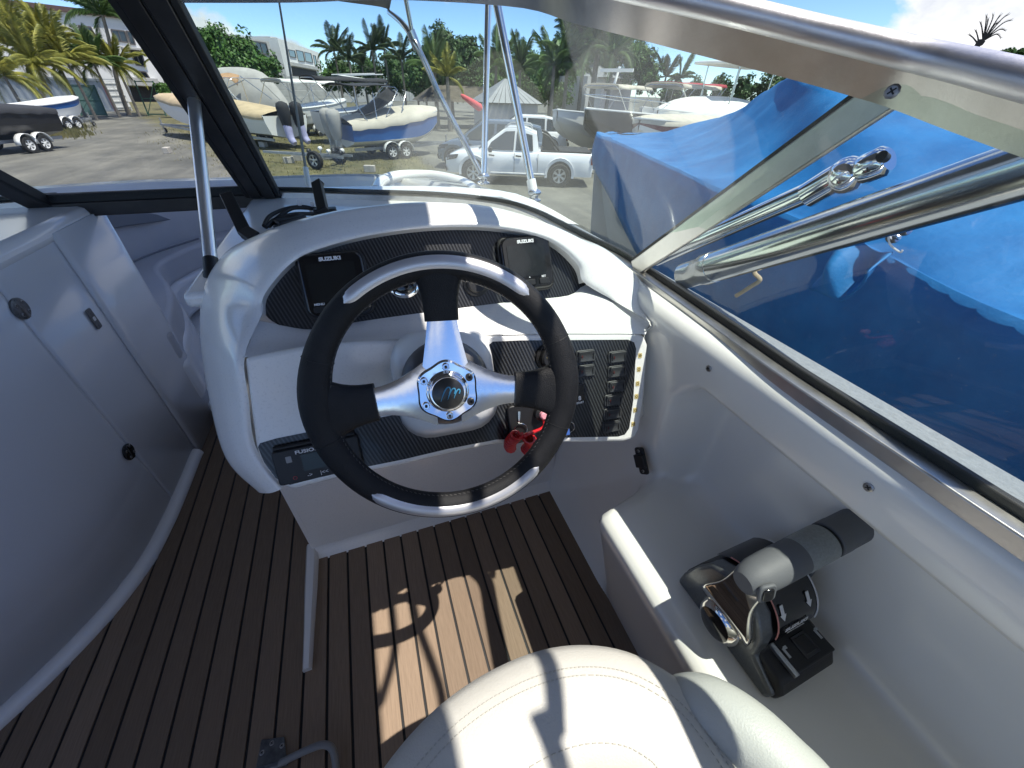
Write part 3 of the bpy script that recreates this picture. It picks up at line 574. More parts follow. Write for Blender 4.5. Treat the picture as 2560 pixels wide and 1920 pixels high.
tp('dial', MB().grid([[V((x, .018+.066*math.cos(a), .066+.066*math.sin(a))) for a in [R(-30+ (150*k/16)) + R(60) for k in range(17)]] for x in (-.034, .050)]), GLOSSBLACK, smooth=60)
for x, m_ in ((-.033, mat('pale red line', (.6, .25, .22), .5)), (.0505, WTXT)):
    tp('pinstripe', MB().tube([V((x, .018-.067*math.cos(a), .066+.067*math.sin(a))) for a in [R(5+120*k/16) for k in range(17)]], .0011, 5), m_)
def dialf(x, a): return tf @ fr(V((x, .018-.0672*math.cos(a), .066+.0672*math.sin(a))), V((1, 0, 0)), V((0, -math.cos(a), math.sin(a))))
for x in (-.022, .032):
    f = dialf(x, R(42)); xf(MB().prism([V(q) for q in ((-.003, .012, 0), (.003, .012, 0), (.003, -.002, 0), (.006, -.002, 0), (0, -.011, 0), (-.006, -.002, 0), (-.003, -.002, 0))], (0, 0, 1), .0006), f).obj('arrow', WTXT, th)
    f = dialf(x, R(76)); xf(MB().tube([V(q) for q in ((-.004, -.010, 0), (-.004, .003, 0), (0, .012, 0), (.004, .003, 0), (.004, -.010, 0), (-.004, -.010, 0))], .0007, 5, False), f).obj('boat_symbol', WTXT, th)
text('SUZUKI', .0095, dialf(.006, R(15)) @ M.Translation((0, 0, .0002)), WTXT, th, wide=1.45, bold=.0005); text('REMOTE CONTROL', .0038, dialf(.006, R(15)) @ M.Translation((0, -.0075, .0004)), WTXT, th, wide=1.1)
tp('trim_deck', MB().box((.012, -.068, .053), (.080, .044, .006)), BLACK, bevel=.002)
b = tp('trim_button_well', MB().box((.014, -.068, .0565), (.030, .030, .003)), GLOSSBLACK, bevel=.001)
tp('trim_button', MB().box((.014, -.068, .0575), (.022, .022, .003)), BLACK, b, bevel=.001)
tp('trim_strip', MB().box((-.0315, -.070, .053), (.007, .044, .008)), mat('satin silver', (.5, .52, .54), .3, .9), bevel=.001)
for x in (-.022, .046): tp('trim_mark', MB().box((x, -.066, .0568), (.004, .013, .0008)).box((x+.004, -.060, .0568), (.006, .004, .0008)), MATS['satin silver'])
# lever: polished pivot cup, two arms, grip
MIR = mat('polished pivot', (.62, .60, .57), .05, 1)
tp('pivot_cup', MB().lathe([(.032, -.004), (.036, 0), (.035, .010), (.030, .016), (.026, .019)], (-.070, .004, .050), (-1, 0, .0), 40), MIR, smooth=60)
tp('pivot_recess', MB().lathe([(.0262, .0185), (.024, .0195), (.001, .0195)], (-.070, .004, .050), (-1, 0, .0), 32), GLOSSBLACK, smooth=60)
tp('lever_arm', MB().grid(surf([[V((-.070, .004-w*.85, .062)), V((-.082, .004-w*.85, .09)), V((-.080, .006-w*.5, .135)), V((-.074, .006-w*.42, .178))] for w in (.05, .02, -.02, -.05)], 5, 4)), MIR, smooth=60, solid=.010)
tp('lever_arm', MB().grid([[V((.066, .018-w, .06)), V((.078, .016-w*.8, .10)), V((.074, .012-w*.55, .14)), V((.066, .010-w*.5, .178))] for w in (.03, 0, -.03)]), GRIP, smooth=60, solid=.012)
ga, gb = V((-.098, .006, .186)), V((.140, .004, .205))
dg = gb-ga
def gp(s): return ga+dg*s
tp('grip', MB().tube([gp(s) for s in (0, .03, .1, .2, .40)], [.015, .020, .0235, .0245, .0245], 28), GRIP, smooth=50)
tp('grip_band', MB().tube([gp(s) for s in (.40, .41, .62, .625)], [.0240, .0250, .0250, .0235], 28), mat('pale grip band', (.26, .28, .275), .5, var=.12, vs=300), smooth=40)
tp('grip_gap', MB().tube([gp(s) for s in (.62, .655)], .0215, 28), RUBBER, smooth=40)
tp('grip_tip', MB().tube([gp(s) for s in (.65, .655, .74, .75, .90, .905, .96, 1.0)], [.0235, .0250, .0250, .0245, .0245, .0242, .022, .016], 28), GRIP, smooth=40)
f = fr(gp(.07)+V((-.002, -.0195, .004)), dg, V((-.25, -1, .25)))
bt = xf(MB().prism([V((x, y, 0)) for x, y in rrect(.024, .030, .007)], (0, 0, 1), .005), tf @ f).obj('trim_rocker_frame', GRIP, th, bevel=.0015)
xf(MB().prism([V((x, y, .004)) for x, y in rrect(.015, .021, .004)], (0, 0, 1), .003), tf @ f).obj('trim_rocker', GLOSSBLACK, bt, bevel=.001)
# ---- helm seat
VINYL = mat('cream vinyl', (.60, .585, .53), .42, var=.05, vs=7, bump=.22, bs=420, coat=.1)
hs = thing('helm_seat', 'cream vinyl bucket helm seat with stitched front roll', 'seat', (.12, -.1, 0))
sp_ = cr([(-.12, -.5, .52), (-.118, -.2, .525), (-.108, -.015, .53), (-.078, .048, .535), (-.012, .088, .54), (.07, .102, .545), (.15, .094, .545), (.215, .06, .54), (.245, -.005, .535), (.25, -.2, .53), (.25, -.5, .52)], 8)
prof = [(.074*math.cos(a)*(.9 if math.cos(a) > 0 else 1.05), .048*math.copysign(abs(math.sin(a))**.85, math.sin(a))) for a in [2*math.pi*k/20 for k in range(20)]]
MB().tube(sp_, 1.0, prof=prof, up=(0, 0, 1)).obj('front_roll', VINYL, hs, smooth=180)
def offs(s, o, z):
    out = []
    for i, q in enumerate(sp_):
        d = (sp_[min(i+1, len(sp_)-1)]-sp_[max(i-1, 0)]).normalized(); x = d.cross(V((0, 0, 1))).normalized(); out.append(q + x*o + V((0, 0, z)))
    return out
THR = mat('cream thread', (.50, .485, .43), .7)
for o_, z_ in ((.036, .0420), (-.030, .0455), (-.040, .0428)):
    ln = offs(sp_, o_, z_); mb = MB(); acc = 0
    for i in range(6, len(ln)-6):
        a, b = ln[i], ln[i+1]; n_ = max(1, int((b-a).length/.0055))
        for k in range(n_): mb.tube([a.lerp(b, (k+.15)/n_), a.lerp(b, (k+.75)/n_)], .0007, 4, False)
    tag(mb.obj('stitching', THR, hs), kind='stuff')
pan = [[q.lerp(V((.065, -.14, .53)), s) + V((0, 0, z)) for q in sp_] for s, z in ((.33, -.04), (.36, .0), (.46, .020), (.7, .024), (1.0, .024))]
MB().grid(pan).obj('seat_pan', VINYL, hs, smooth=180)
ppth = [q.lerp(V((.065, -.14, .53)), .355) + V((0, 0, .004)) for q in sp_]
MB().tube(ppth, .0045, 8).obj('piping', VINYL, hs, smooth=60)
bl = cr([(.285, .05, .50), (.302, .045, .54), (.322, .02, .562), (.342, -.03, .572), (.355, -.12, .575), (.36, -.5, .575)], 6)
MB().tube(bl, [.02, .03, .036] + [.042]*(len(bl)-3), 20).obj('side_bolster', mat('pale vinyl', (.55, .565, .53), .42, var=.05, vs=7, bump=.22, bs=420, coat=.1), hs, smooth=180)
MB().lathe([(.16, .012), (.15, .03), (.06, .05), (.055, .38), (.12, .42), (.18, .47)], (.07, -.22, -.01), (0, 0, 1), 28).obj('pedestal', WHITE2, hs, smooth=40)
MB().box((.065, -.2, .485), (.30, .5, .04)).obj('seat_base', WHITE2, hs, bevel=.02)
MB().grid(surf([[V((x, y, z)) for x in (-.15, -.08, .065, .21, .28)] for y, z in ((-.40, .50), (-.40, .62), (-.45, .85), (-.49, .95), (-.53, .94), (-.52, .6))], 4, 4)).obj('backrest', VINYL, hs, smooth=180)
# ---- floor hatch hinge and cable
DST = mat('dull steel', (.16, .165, .17), .35, .8, var=.3, vs=60)
hq = [P(x, y, z=.001) for x, y in ((655, 1850), (712, 1843), (718, 1900), (640, 1925))]
hg = MB().prism(hq, (0, 0, 1), .004).obj('floor_hinge', DST, boat, bevel=.001)
MB().tube([P(640, 1928, z=.006), P(720, 1906, z=.006)], .006, 10).obj('knuckle', DST, hg, smooth=50)
for x, y in ((680, 1858), (705, 1864), (655, 1882)): screw(P(x, y, z=.005), (0, 0, 1), .005, hg)
cbp = cr([P(700, 1908, z=.012), P(730, 1893, z=.02), P(775, 1872, z=.03), P(810, 1862, z=.03), P(832, 1875, z=.025), P(840, 1925, z=.015), P(838, 1990, z=.01)], 6)
tag(MB().tube(cbp, .0075, 10).obj('floor_cable', mat('grey cable', (.22, .225, .23), .4), smooth=60), 'curved grey pull handle lying on the planks beside the floor hinge', 'handle')
# ================================================================== WINDSHIELD
ws = thing('windshield', 'raked aluminium framed windshield around the helm', 'windshield', (0, 1.7, ZS))
GL = glass('tinted glass', (.87, .93, .90), .012)
GL2 = glass('centre glass', (.93, .955, .95), .005)
def idx(lst, q): return min(range(len(lst)), key=lambda i: (lst[i]-q).length)
dbase = P(1592, 668, z=ZS+.01); dtop = P(2222, 232, d=.388)
i_d = idx(sillc, dbase); j_d = idx(railc, dtop)
lbase = V((-.296, 1.665, ZS)); ltop = V((-.275, 1.09, 1.325))
def rs(lst, n):
    ls = [0]
    for a, b in zip(lst, lst[1:]): ls.append(ls[-1]+(b-a).length)
    o = []
    for k in range(n):
        t = ls[-1]*k/(n-1); i = max(0, min(len(lst)-2, next((m for m in range(len(ls)-1) if ls[m+1] >= t), len(lst)-2))); u = (t-ls[i])/max(1e-9, ls[i+1]-ls[i]); o.append(lst[i].lerp(lst[i+1], u))
    return o
s1 = rs(sillc[:i_d+1], 40); t1 = rs(railc[j_d:][::-1], 40)
MB().grid([[a.lerp(b, k/6) for a, b in zip(s1, t1)] for k in range(7)]).obj('front_pane', glass('front glass', (.84, .93, .875), .016, patch=[((.17, 1.25, 1.01), (.23, 1, .17), .10), ((.55, .57, 1.05), (.3, .105, .4), .09)]), ws, smooth=180)  # two pale patches paint bright reflections into the pane
s2 = rs(sillc[i_d:], 30); t2 = rs(railc[:j_d+1][::-1], 30)
MB().grid([[a.lerp(b, k/4) for a, b in zip(s2, t2)] for k in range(5)]).obj('side_pane', GL, ws, smooth=180)
cbase = V((-.904, 1.665, ZS)); ctop = V((-.925, 1.09, 1.325))
cp0 = lbase + V((-.05, .0, .004)); cp1 = ltop + V((-.05, 0, 0))
MB().grid([[cbase.lerp(ctop, k/4).lerp(cp0.lerp(cp1, k/4), j/6) for j in range(7)] for k in range(5)]).obj('centre_pane', GL2, ws, smooth=180)
MB().grid([[V((-1.76, 0, ZS)).lerp(V((-1.64, 0, 1.165)), k/4)] + [mir(q).lerp(mir(r), k/4) for q, r in zip(s1[::-1], t1[::-1])] for k in range(5)]).obj('port_pane', GL, ws, smooth=180)
# sill channel, gasket, rail with bead
rect = [(-.5, -.5), (.5, -.5), (.5, .5), (-.5, .5)]
def chan(path, w, h, name, m, up=(0, 0, 1), dz=0, dx=None, bevel=.002):
    pts = []
    for i, q in enumerate(path):
        d = (path[min(i+1, len(path)-1)]-path[max(i-1, 0)]).normalized(); x = d.cross(V((0, 0, 1))).normalized(); pts.append(q + V((0, 0, dz)) + x*(dx or 0))
    return MB().tube(pts, 1, prof=[(a*w, b*h) for a, b in rect], up=up).obj(name, m, ws, smooth=40, bevel=bevel)
chan(sillc, .034, .022, 'sill_channel', ALU, dz=-.004, dx=.008)
chan(sillc, .010, .012, 'sill_gasket', RUBBER, dz=.012, dx=-.002)
msill = [mir(q) for q in sillc]; chan(msill, .034, .022, 'sill_channel', ALU, dz=-.004); chan(msill, .012, .014, 'sill_gasket', RUBBER, dz=.014)
fullrail = railc + [mir(q) for q in railc[-2::-1]]
upv = V((-.20, -.55, .55))
def railup(i, lst):
    q = lst[i]; s = sillc[idx(sillc, V((min(q.x+.19, .6), q.y+.4, ZS)))]; return (q-s)
def sweep(lst, prof, name, m, smooth=40):
    rows = []
    for i, q in enumerate(lst):
        d = (lst[min(i+1, len(lst)-1)]-lst[max(i-1, 0)]).normalized()
        if q.y < .75: u = V((-.30, -.25, .50)) if q.x > CXB else V((.30, -.25, .50))
        else: u = V(((-.12 if q.x > CXB else .12), -.75, .45))
        t = max(0, min(1, (q.y-.45)/.5)); u = V(((-.30*(1-t) - .05*t)*(1 if q.x > CXB else -1), -.25-.5*t, .5))
        u = (u - d*u.dot(d)).normalized(); x = d.cross(u).normalized()
        rows.append([q + x*a + u*b for a, b in prof])
    m_ = MB().grid(rows, True); m_.fan(rows[0][::-1]); m_.fan(rows[-1]); return m_.obj(name, m, ws, smooth=smooth)
sweep(fullrail, [(-.0045, -.028), (.0045, -.028), (.0045, .006), (-.0045, .006)], 'top_rail', ALU)
sweep(fullrail, [(.012*math.cos(2*math.pi*k/14), .0155+.012*math.sin(2*math.pi*k/14)) for k in range(14)], 'rail_bead', mat('satin rail bead', (.66, .65, .68), .40, 1, bump=.06, bs=500, rvar=.08, vs=60), 60)
# diagonal post between front and side pane
dd = dtop-dbase; dn = dd.cross(V((0, 1, 0))).normalized()
wv = (V((0, .75, .6)) - dd.normalized()*V((0, .75, .6)).dot(dd.normalized())).normalized()
MB().bar(dbase - dd.normalized()*.01, dbase + dd*1.05, .010, .037, wv).obj('corner_post', ALU, ws, bevel=.0025)
MB().bar(dbase + wv*.0200, dtop + wv*.0200, .009, .005, wv).obj('post_gasket', RUBBER, ws)
screw(P(2231, 229, d=.352), (-1, -.25, .2), .006, ws)
# dark centre posts (two frames side by side with rubber)
ld = (ltop-lbase).normalized(); lx = V((1, 0, 0)); ln_ = ld.cross(lx).normalized()
for k, (dx, w, m_, nm, hh) in enumerate(((-.028, .034, DARKALU, 'centre_post', .034), (.014, .036, DARKALU, 'centre_post', .040), (-.052, .014, RUBBER, 'post_gasket', .03), (-.007, .006, RUBBER, 'post_gasket', .03), (.040, .014, RUBBER, 'post_gasket', .03))):
    MB().bar(lbase + lx*dx - ld*.02, ltop + lx*dx, w, hh, ln_).obj(nm, m_, ws, bevel=.002)
for k, (dx, w, m_, nm) in enumerate(((-.0, .05, DARKALU, 'centre_post'), (.03, .012, RUBBER, 'post_gasket'))):
    MB().bar(cbase + lx*dx - ld*.02, ctop + lx*dx, w, .032, ln_).obj(nm, m_, ws, bevel=.002)
MB().bar(cbase + V((.02, -.002, .012)), cp0 + V((-.002, -.002, .012)), .022, .026).obj('centre_sill', RUBBER, ws, bevel=.003)
MB().bar(cbase + V((.02, -.002, -.02)), cp0 + V((.09, -.002, -.02)), .03, .04).obj('centre_threshold', DARKALU, ws, bevel=.003)
# support rod
rf, rt = P(531, 690, Y=.935), P(482, 226, Y=1.30)
rod = thing('windshield_strut', 'polished steel support rod rising from the console to the dark centre post', 'rod', rf)
MB().tube([rf.lerp(rt, .03), rt], .0125, 20).obj('tube', mat('bright strut', (.86, .87, .88), .28, .9), rod, smooth=50)
MB().tube([rf.lerp(rt, -.0), rf.lerp(rt, .085)], [.0145, .0135], 16).obj('socket', BLACK, rod, smooth=50)
b = MB().tube([rf.lerp(rt, .015), rf + V((-.004, -.028, -.030))], [.016, .014], 12).obj('foot', BLACK, rod, smooth=50, bevel=.003)
screw(rf + V((-.006, -.034, -.014)), (-.1, -1, .5), .005, rod)
# ---- display bracket left on the dash with its cables
br = thing('display_bracket', 'empty black display bracket with loose cables on the dash behind the hood', 'bracket', P(640, 590, z=.86))
def bp(x, y, Y): return P(x, y, Y=Y)
b0, b1, b2, b3 = bp(566, 486, 1.30), bp(612, 580, 1.12), bp(640, 597, 1.08), bp(735, 570, 1.10)
MB().bar(b0, b1, .012, .03, (0, 1, .3)).obj('arm', BLACK, br, bevel=.002); MB().bar(b1, b2, .02, .03, (0, 1, .3)).obj('arm_foot', BLACK, br, bevel=.002)
MB().bar(b2, b3, .05, .014, (0, .2, 1)).obj('base_bar', BLACK, br, bevel=.002)
b4, b5 = bp(792, 456, 1.34), bp(808, 528, 1.22)
MB().bar(b4, b5, .028, .016, (0, 1, .3)).obj('arm', BLACK, br, bevel=.002); MB().bar(bp(785, 532, 1.24), bp(842, 528, 1.24), .03, .02).obj('arm_foot', BLACK, br, bevel=.003)
MB().bar(bp(690, 566, 1.16), bp(760, 548, 1.2), .05, .03).obj('connector_block', BLACK, br, bevel=.006)
MB().tube([bp(795, 470, 1.33), bp(800, 455, 1.34)], .012, 12).obj('knob', BLACK, br, smooth=40)
for cps in (((660, 565, 1.15), (675, 540, 1.2), (715, 522, 1.25), (760, 517, 1.27), (800, 527, 1.26)), ((664, 568, 1.14), (690, 548, 1.18), (740, 535, 1.2), (800, 536, 1.24)), ((672, 566, 1.16), (700, 540, 1.2), (735, 520, 1.24), (790, 522, 1.26))):
    MB().tube(cr([bp(*q) for q in cps], 8), .005, 8).obj('cable', RUBBER, br, smooth=60)
for x, y in ((748, 512), (780, 516), (778, 533)):
    MB().box(bp(x, y-4, 1.26), (.008, .003, .016)).obj('cable_label', WTXT, br)
# ================================================================== BIMINI
bm_ = thing('bimini_top', 'dark grey canvas bimini over the cockpit on steel tubes', 'bimini', (CXB, 2.2, .84))
CANV = mat('charcoal canvas', (.18, .18, .185), .85, bump=.3, bs=300)
fy = 3.2
fc = P(972, 30, Y=fy); fl = P(800, -6, Y=fy)
crn = [[V((.40, y, z-.06)), V((.28, y, z)), V((-.1, y, z+.05)), V((CXB, y, z+.07)), V((-1.1, y, z+.05)), V((-1.5, y, z)), V((-1.62, y, z-.06))] for y, z in ((-2.2, 2.0), (-.5, 2.08), (.6, 2.08), (1.4, 1.96))]
crn.append([fc, fc + V((-.04, 0, .02)), fl, V((CXB, fy+.05, fl.z+.06)), mir(fl), mir(fc)+V((.04, 0, .02)), mir(fc)])
MB().grid(surf(crn, 5, 6)).obj('canopy', CANV, bm_, smooth=180, solid=.004)
tb1, tb2 = P(1209, 452, z=.845), P(1336, 494, z=.825)
top1 = P(1221, 0, Y=2.15); top1 = tb1 + (top1-tb1)*1.5
MB().tube([tb1, top1], .014, 14).obj('pole', CHROME, bm_, smooth=50)
top2 = P(1243, 12, Y=1.98); top2 = tb2 + (top2-tb2)*1.5
MB().tube([tb2 + (top2-tb2)*.03, top2], .0165, 14).obj('pole', CHROME, bm_, smooth=50)
MB().tube([tb2 + (top2-tb2)*.005, tb2 + (top2-tb2)*.07], .021, 14).obj('pole_sleeve', WHITE2, bm_, smooth=50)
bp_ = cr([P(1207, 443, z=.85), P(1150, 335, Y=2.2), P(1098, 235, Y=2.23), P(1062, 155, Y=2.26), P(1030, 92, Y=2.30), P(1003, 55, Y=2.5), fc], 5)
MB().tube(bp_, .0125, 12).obj('front_bow', STEEL, bm_, smooth=50)
j_ = P(1034, 100, Y=2.29); MB().tube([j_, j_ + (P(1015, 0, Y=2.26)-j_)*1.6], .0095, 12).obj('stay', STEEL, bm_, smooth=50)
MB().tube([j_ + V((-.01, 0, .03)), j_ + V((.014, 0, -.03))], .020, 12).obj('slider', STEEL, bm_, smooth=50)
for q in (tb1, tb2):
    MB().lathe([(.03, 0), (.03, .006), (.016, .012), (.016, .03)], q + V((0, 0, -.012)), (0, 0, 1), 16).obj('deck_mount', CHROME, bm_, smooth=40)
    MB().lathe([(.004, -.03), (.014, -.02), (.018, 0), (.014, .02), (.004, .03)], q + V((0, 0, .02)), (1, 0, 0), 16).obj('mount_ball', CHROME, bm_, smooth=60)
SV = V((SUN.x/SUN.z, SUN.y/SUN.z, 1))
def up19(x, y, z=0): return P(x, y, z=z) + SV*(1.9-z)
MB().tube(cr([up19(970, 1420), up19(978, 1503), up19(986, 1621), up19(954, 1747), up19(930, 1830), V((.40, -.45, 1.93))], 6), .0105, 12).obj('side_tube', STEEL, bm_, smooth=50)
MB().tube(cr([up19(1015, 1380), up19(1023, 1422), up19(1039, 1544), up19(1104, 1739), up19(1400, 1830, .6), up19(1420, 1919, .6), V((.60, -.9, 1.85)), V((.74, -1.3, .82))], 6), .012, 12).obj('side_tube', STEEL, bm_, smooth=50)
# arch leg and folded tube outside the side pane
la = P(1712, 690, X=.665); lb = P(2560, 425, X=.655); lb = la + (lb-la)*1.6
leg = thing('arch_leg', 'thick polished arch leg leaning aft outside the side window', 'arch leg', la)
MB().tube([la + (lb-la)*.10, lb], .031, 28).obj('tube', mat('polished alu tube', (.66, .66, .64), .16, 1, rvar=.07, vs=14, bump=.03, bs=40), leg, smooth=60)
MB().tube([la + (lb-la)*s for s in (-.01, 0, .035, .04, .075, .08, .11)], [.020, .029, .029, .0285, .031, .033, .032], 28).obj('foot_socket', STEEL, leg, smooth=40)
ta, tb_ = P(1640, 648, X=.672), P(2055, 466, X=.70)
fd = thing('folded_tube', 'thinner folded bimini tube with chrome knuckle above the arch leg', 'tube', ta)
MB().tube([ta, tb_], .0165, 20).obj('tube', CHROME, fd, smooth=60)
e1, e2 = P(2098, 440, X=.70), P(2215, 398, X=.70)
MB().tube([tb_.lerp(e1, -.9), tb_.lerp(e1, .5), e1], [.0205, .0205, .020], 20).obj('socket', CHROME, fd, smooth=50)
MB().lathe([(.003, -.024), (.017, -.019), (.024, -.009), (.026, 0), (.024, .009), (.017, .019), (.003, .024)], P(2118, 438, X=.70), (e2-e1), 24).obj('knuckle', CHROME, fd, smooth=60)
MB().tube([P(2140, 432, X=.70), P(2160, 424, X=.70), P(2212, 402, X=.70), P(2224, 397, X=.70)], [.014, .0205, .0205, .015], 20).obj('eye_end', CHROME, fd, smooth=50)
MB().lathe([(.006, 0), (.0065, .012)], P(2214, 396, X=.69), V((-1, 0, .3)), 14).obj('eye_hole', RUBBER, fd, smooth=50)
MB().tube(cr([P(x, y, X=.69) for x, y in ((1868, 650), (1882, 668), (1888, 685), (1900, 700), (1878, 716), (1840, 740))], 5), .004, 6).obj('cable_tail', mat('tan strap', (.35, .28, .18), .7), leg, smooth=60)
# ================================================================== BOW CUSHIONS AND PORT SIDE
GREYV = mat('pale grey vinyl', (.52, .52, .53), .5, var=.04, vs=6, bump=.25, bs=300)
bc = thing('bow_cushion', 'curved pale grey bow seat cushion on the port side beyond the walk-through', 'cushion', (-1.2, 2.3, .3))
co_ = cr([(-.84, 1.58, 0), (-.82, 1.85, 0), (-.90, 2.15, 0), (-1.03, 2.45, 0), (-1.0, 2.65, 0), (-.88, 2.85, 0), (-.6, 2.95, 0), (-.6, 3.2, 0), (-1.0, 3.05, 0), (-1.27, 2.75, 0), (-1.48, 2.2, 0), (-1.55, 1.58, 0)], 5, True)
MB().prism([V((q.x, q.y, .30)) for q in co_], (0, 0, 1), .13).obj('seat', GREYV, bc, bevel=.035, seg=4)
pl_ = cr([(-1.1, 1.6, .434), (-1.1, 1.95, .434), (-1.2, 2.15, .434), (-1.2, 2.4, .434), (-1.12, 2.65, .434), (-.95, 2.9, .434)], 8)
MB().tube(pl_, .005, 6).obj('piping', mat('grey piping', (.2, .21, .23), .5), bc, smooth=60)
MB().prism([V((q.x*.97-.018, q.y, .10)) for q in co_], (0, 0, 1), .20).obj('seat_box', WHITE2, bc, bevel=.03, seg=3)
bbp = cr([(-1.58, 1.6, 0), (-1.42, 2.1, 0), (-1.27, 2.5, 0), (-1.08, 2.9, 0), (-.85, 3.1, 0), (-.6, 3.15, 0)], 8)
MB().tube(bbp, 1, prof=[(-.05, .43), (-.06, .60), (-.05, .655), (-.02, .675), (.03, .665), (.045, .5), (.045, .43)], up=(0, 0, 1)).obj('backrest', GREYV, bc, smooth=50)
pp = (V((-1.47, 1.9, 0)), V((1.1, -.5, 0)).normalized())
tag(MB().prism([P(x, y, pl=pp) for x, y in ((160, 516), (200, 513), (260, 515), (330, 523), (385, 535), (422, 549), (380, 556), (310, 565), (228, 581), (150, 600))], pp[1], .02).obj('coaming_pad', mat('slate vinyl', (.17, .185, .21), .5, bump=.2, bs=300), bevel=.006), 'dark slate grey pad above the pale bow backrest', 'pad')
bs_ = thing('bow_cushion', 'pale grey bow seat cushion on the starboard side behind the helm console', 'cushion', (0, 2.3, .3))
MB().prism([V((-1.2-q.x, q.y, .30)) for q in co_ if q.y < 3.15], (0, 0, 1), .13).obj('seat', GREYV, bs_, bevel=.035, seg=4)
MB().prism([V((-.50, 1.80, .06)), V((-.36, 1.80, .06)), V((-.36, 2.6, .06)), V((-.52, 2.3, .06))], (0, 0, 1), .24).obj('step', WHITE2, boat, bevel=.03, seg=3)
# port console bulkhead: curved door, hinges, jamb
pc = thing('port_console', 'white port console bulkhead with rounded door left of the walk-through', 'bulkhead', (-.9, 1.2, 0))
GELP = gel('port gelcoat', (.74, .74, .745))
pcv = cr([(-1.75, .22, 0), (-1.45, .30, 0), (-1.2, .44, 0), (-1.015, .632, 0), (-.90, .80, 0), (-.842, .95, 0), (-.823, 1.09, 0), (-.8175, 1.183, 0)], 6)
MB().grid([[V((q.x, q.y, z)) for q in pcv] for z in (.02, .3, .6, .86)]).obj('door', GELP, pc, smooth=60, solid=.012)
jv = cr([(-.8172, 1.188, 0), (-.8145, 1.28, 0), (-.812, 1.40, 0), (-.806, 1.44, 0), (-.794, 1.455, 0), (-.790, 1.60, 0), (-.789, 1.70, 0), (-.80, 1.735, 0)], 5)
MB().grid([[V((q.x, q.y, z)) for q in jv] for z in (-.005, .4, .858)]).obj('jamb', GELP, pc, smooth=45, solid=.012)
kv = pcv + jv[:14]
MB().tube([q + V((.012, -.006, .006)) for q in kv], .024, 12).obj('kick_trim', WHITE2, pc, smooth=60)
HNG = mat('dull hinge', (.20, .20, .20), .38, .85, var=.3, vs=120)
for (x, y, m_) in ((48, 772, HNG), (320, 1130, GLOSSBLACK)):
    q = P(x, y, X=-.811); f = fr(q, (0, 1, 0), (1, 0, 0)); h = xf(MB().lathe([(.026, 0), (.026, .004), (.022, .006), (.002, .006)], (0, 0, 0), (0, 0, 1), 24), f).obj('hinge', m_, pc, smooth=40)
    xf(MB().box((0, 0, .0065), (.010, .048, .004)), f).obj('hinge_knuckle', m_, h, bevel=.002)
    for a in (45, 135, 225, 315): screw(f @ V((.017*math.cos(R(a)), .017*math.sin(R(a)), .006)), (1, 0, 0), .0045, pc)
q = P(233, 797, X=-.804); f = fr(q, (0, 0, 1), (1, 0, 0)); s_ = plate(f, .062, .026, .003, .006).obj('strike_plate', HNG, pc, bevel=.0008)
plate(f @ M.Translation((0, 0, .003)), .012, .012, .0005, .003).obj('strike_hole', WTXT, s_)
# ================================================================== GROUND
gm = bpy.data.materials.new('yard ground'); gm.use_nodes = True; t = gm.node_tree; b = t.nodes['Principled BSDF']; b.inputs['Roughness'].default_value = .95
tcn = N(t, 'ShaderNodeTexCoord')
def ramp(src, stops):
    r = N(t, 'ShaderNodeValToRGB'); e = r.color_ramp.elements
    while len(e) < len(stops): e.new(.5)
    for k, (p_, c) in zip(e, stops): k.position = p_; k.color = (*c, 1)
    t.links.new(src, r.inputs[0]); return r.outputs[0]
def nz(sc, d=6, r=.6, st=None):
    n = N(t, 'ShaderNodeTexNoise', inp={'Scale': sc, 'Detail': d, 'Roughness': r})
    if st:
        m_ = N(t, 'ShaderNodeMapping'); m_.inputs['Scale'].default_value = st; t.links.new(tcn.outputs['Object'], m_.inputs[0]); t.links.new(m_.outputs[0], n.inputs['Vector'])
    else: t.links.new(tcn.outputs['Object'], n.inputs['Vector'])
    return n.outputs['Fac']
gravel = ramp(nz(.35, 10, .7), [(.3, (.095, .095, .083)), (.5, (.145, .143, .125)), (.68, (.20, .195, .17))])
fine = ramp(nz(14, 4, .8), [(.3, (.7, .7, .7)), (.7, (1.1, 1.1, 1.1))])
grass = ramp(nz(1.6, 8, .75), [(.3, (.055, .065, .022)), (.5, (.125, .115, .05)), (.7, (.19, .165, .085))])
trk = ramp(nz(.9, 6, .65, (1.2, .16, 1)), [(.35, (.72, .72, .72)), (.62, (1.18, 1.16, 1.1))])
sx = N(t, 'ShaderNodeSeparateXYZ'); t.links.new(tcn.outputs['Object'], sx.inputs[0])
# the worn track runs from the yard gate to the boat; grass grows to its right
lx_ = N(t, 'ShaderNodeMath', operation='MULTIPLY_ADD', inp={1: .42, 2: -3.7}); t.links.new(sx.outputs[1], lx_.inputs[0])
ad = N(t, 'ShaderNodeMath', operation='ADD'); t.links.new(sx.outputs[0], ad.inputs[0]); t.links.new(lx_.outputs[0], ad.inputs[1])
mr = N(t, 'ShaderNodeMapRange', inp={1: -2.5, 2: 2.5, 3: -.35, 4: .75}); t.links.new(ad.outputs[0], mr.inputs[0])
mr2 = N(t, 'ShaderNodeMapRange', inp={1: 2.5, 2: 5.0, 3: 0, 4: -1.2}); t.links.new(sx.outputs[0], mr2.inputs[0])
a2 = N(t, 'ShaderNodeMath', operation='ADD'); t.links.new(mr.outputs[0], a2.inputs[0]); t.links.new(mr2.outputs[0], a2.inputs[1])
a3 = N(t, 'ShaderNodeMath', operation='ADD'); t.links.new(a2.outputs[0], a3.inputs[0]); t.links.new(nz(.7, 8, .7), a3.inputs[1])
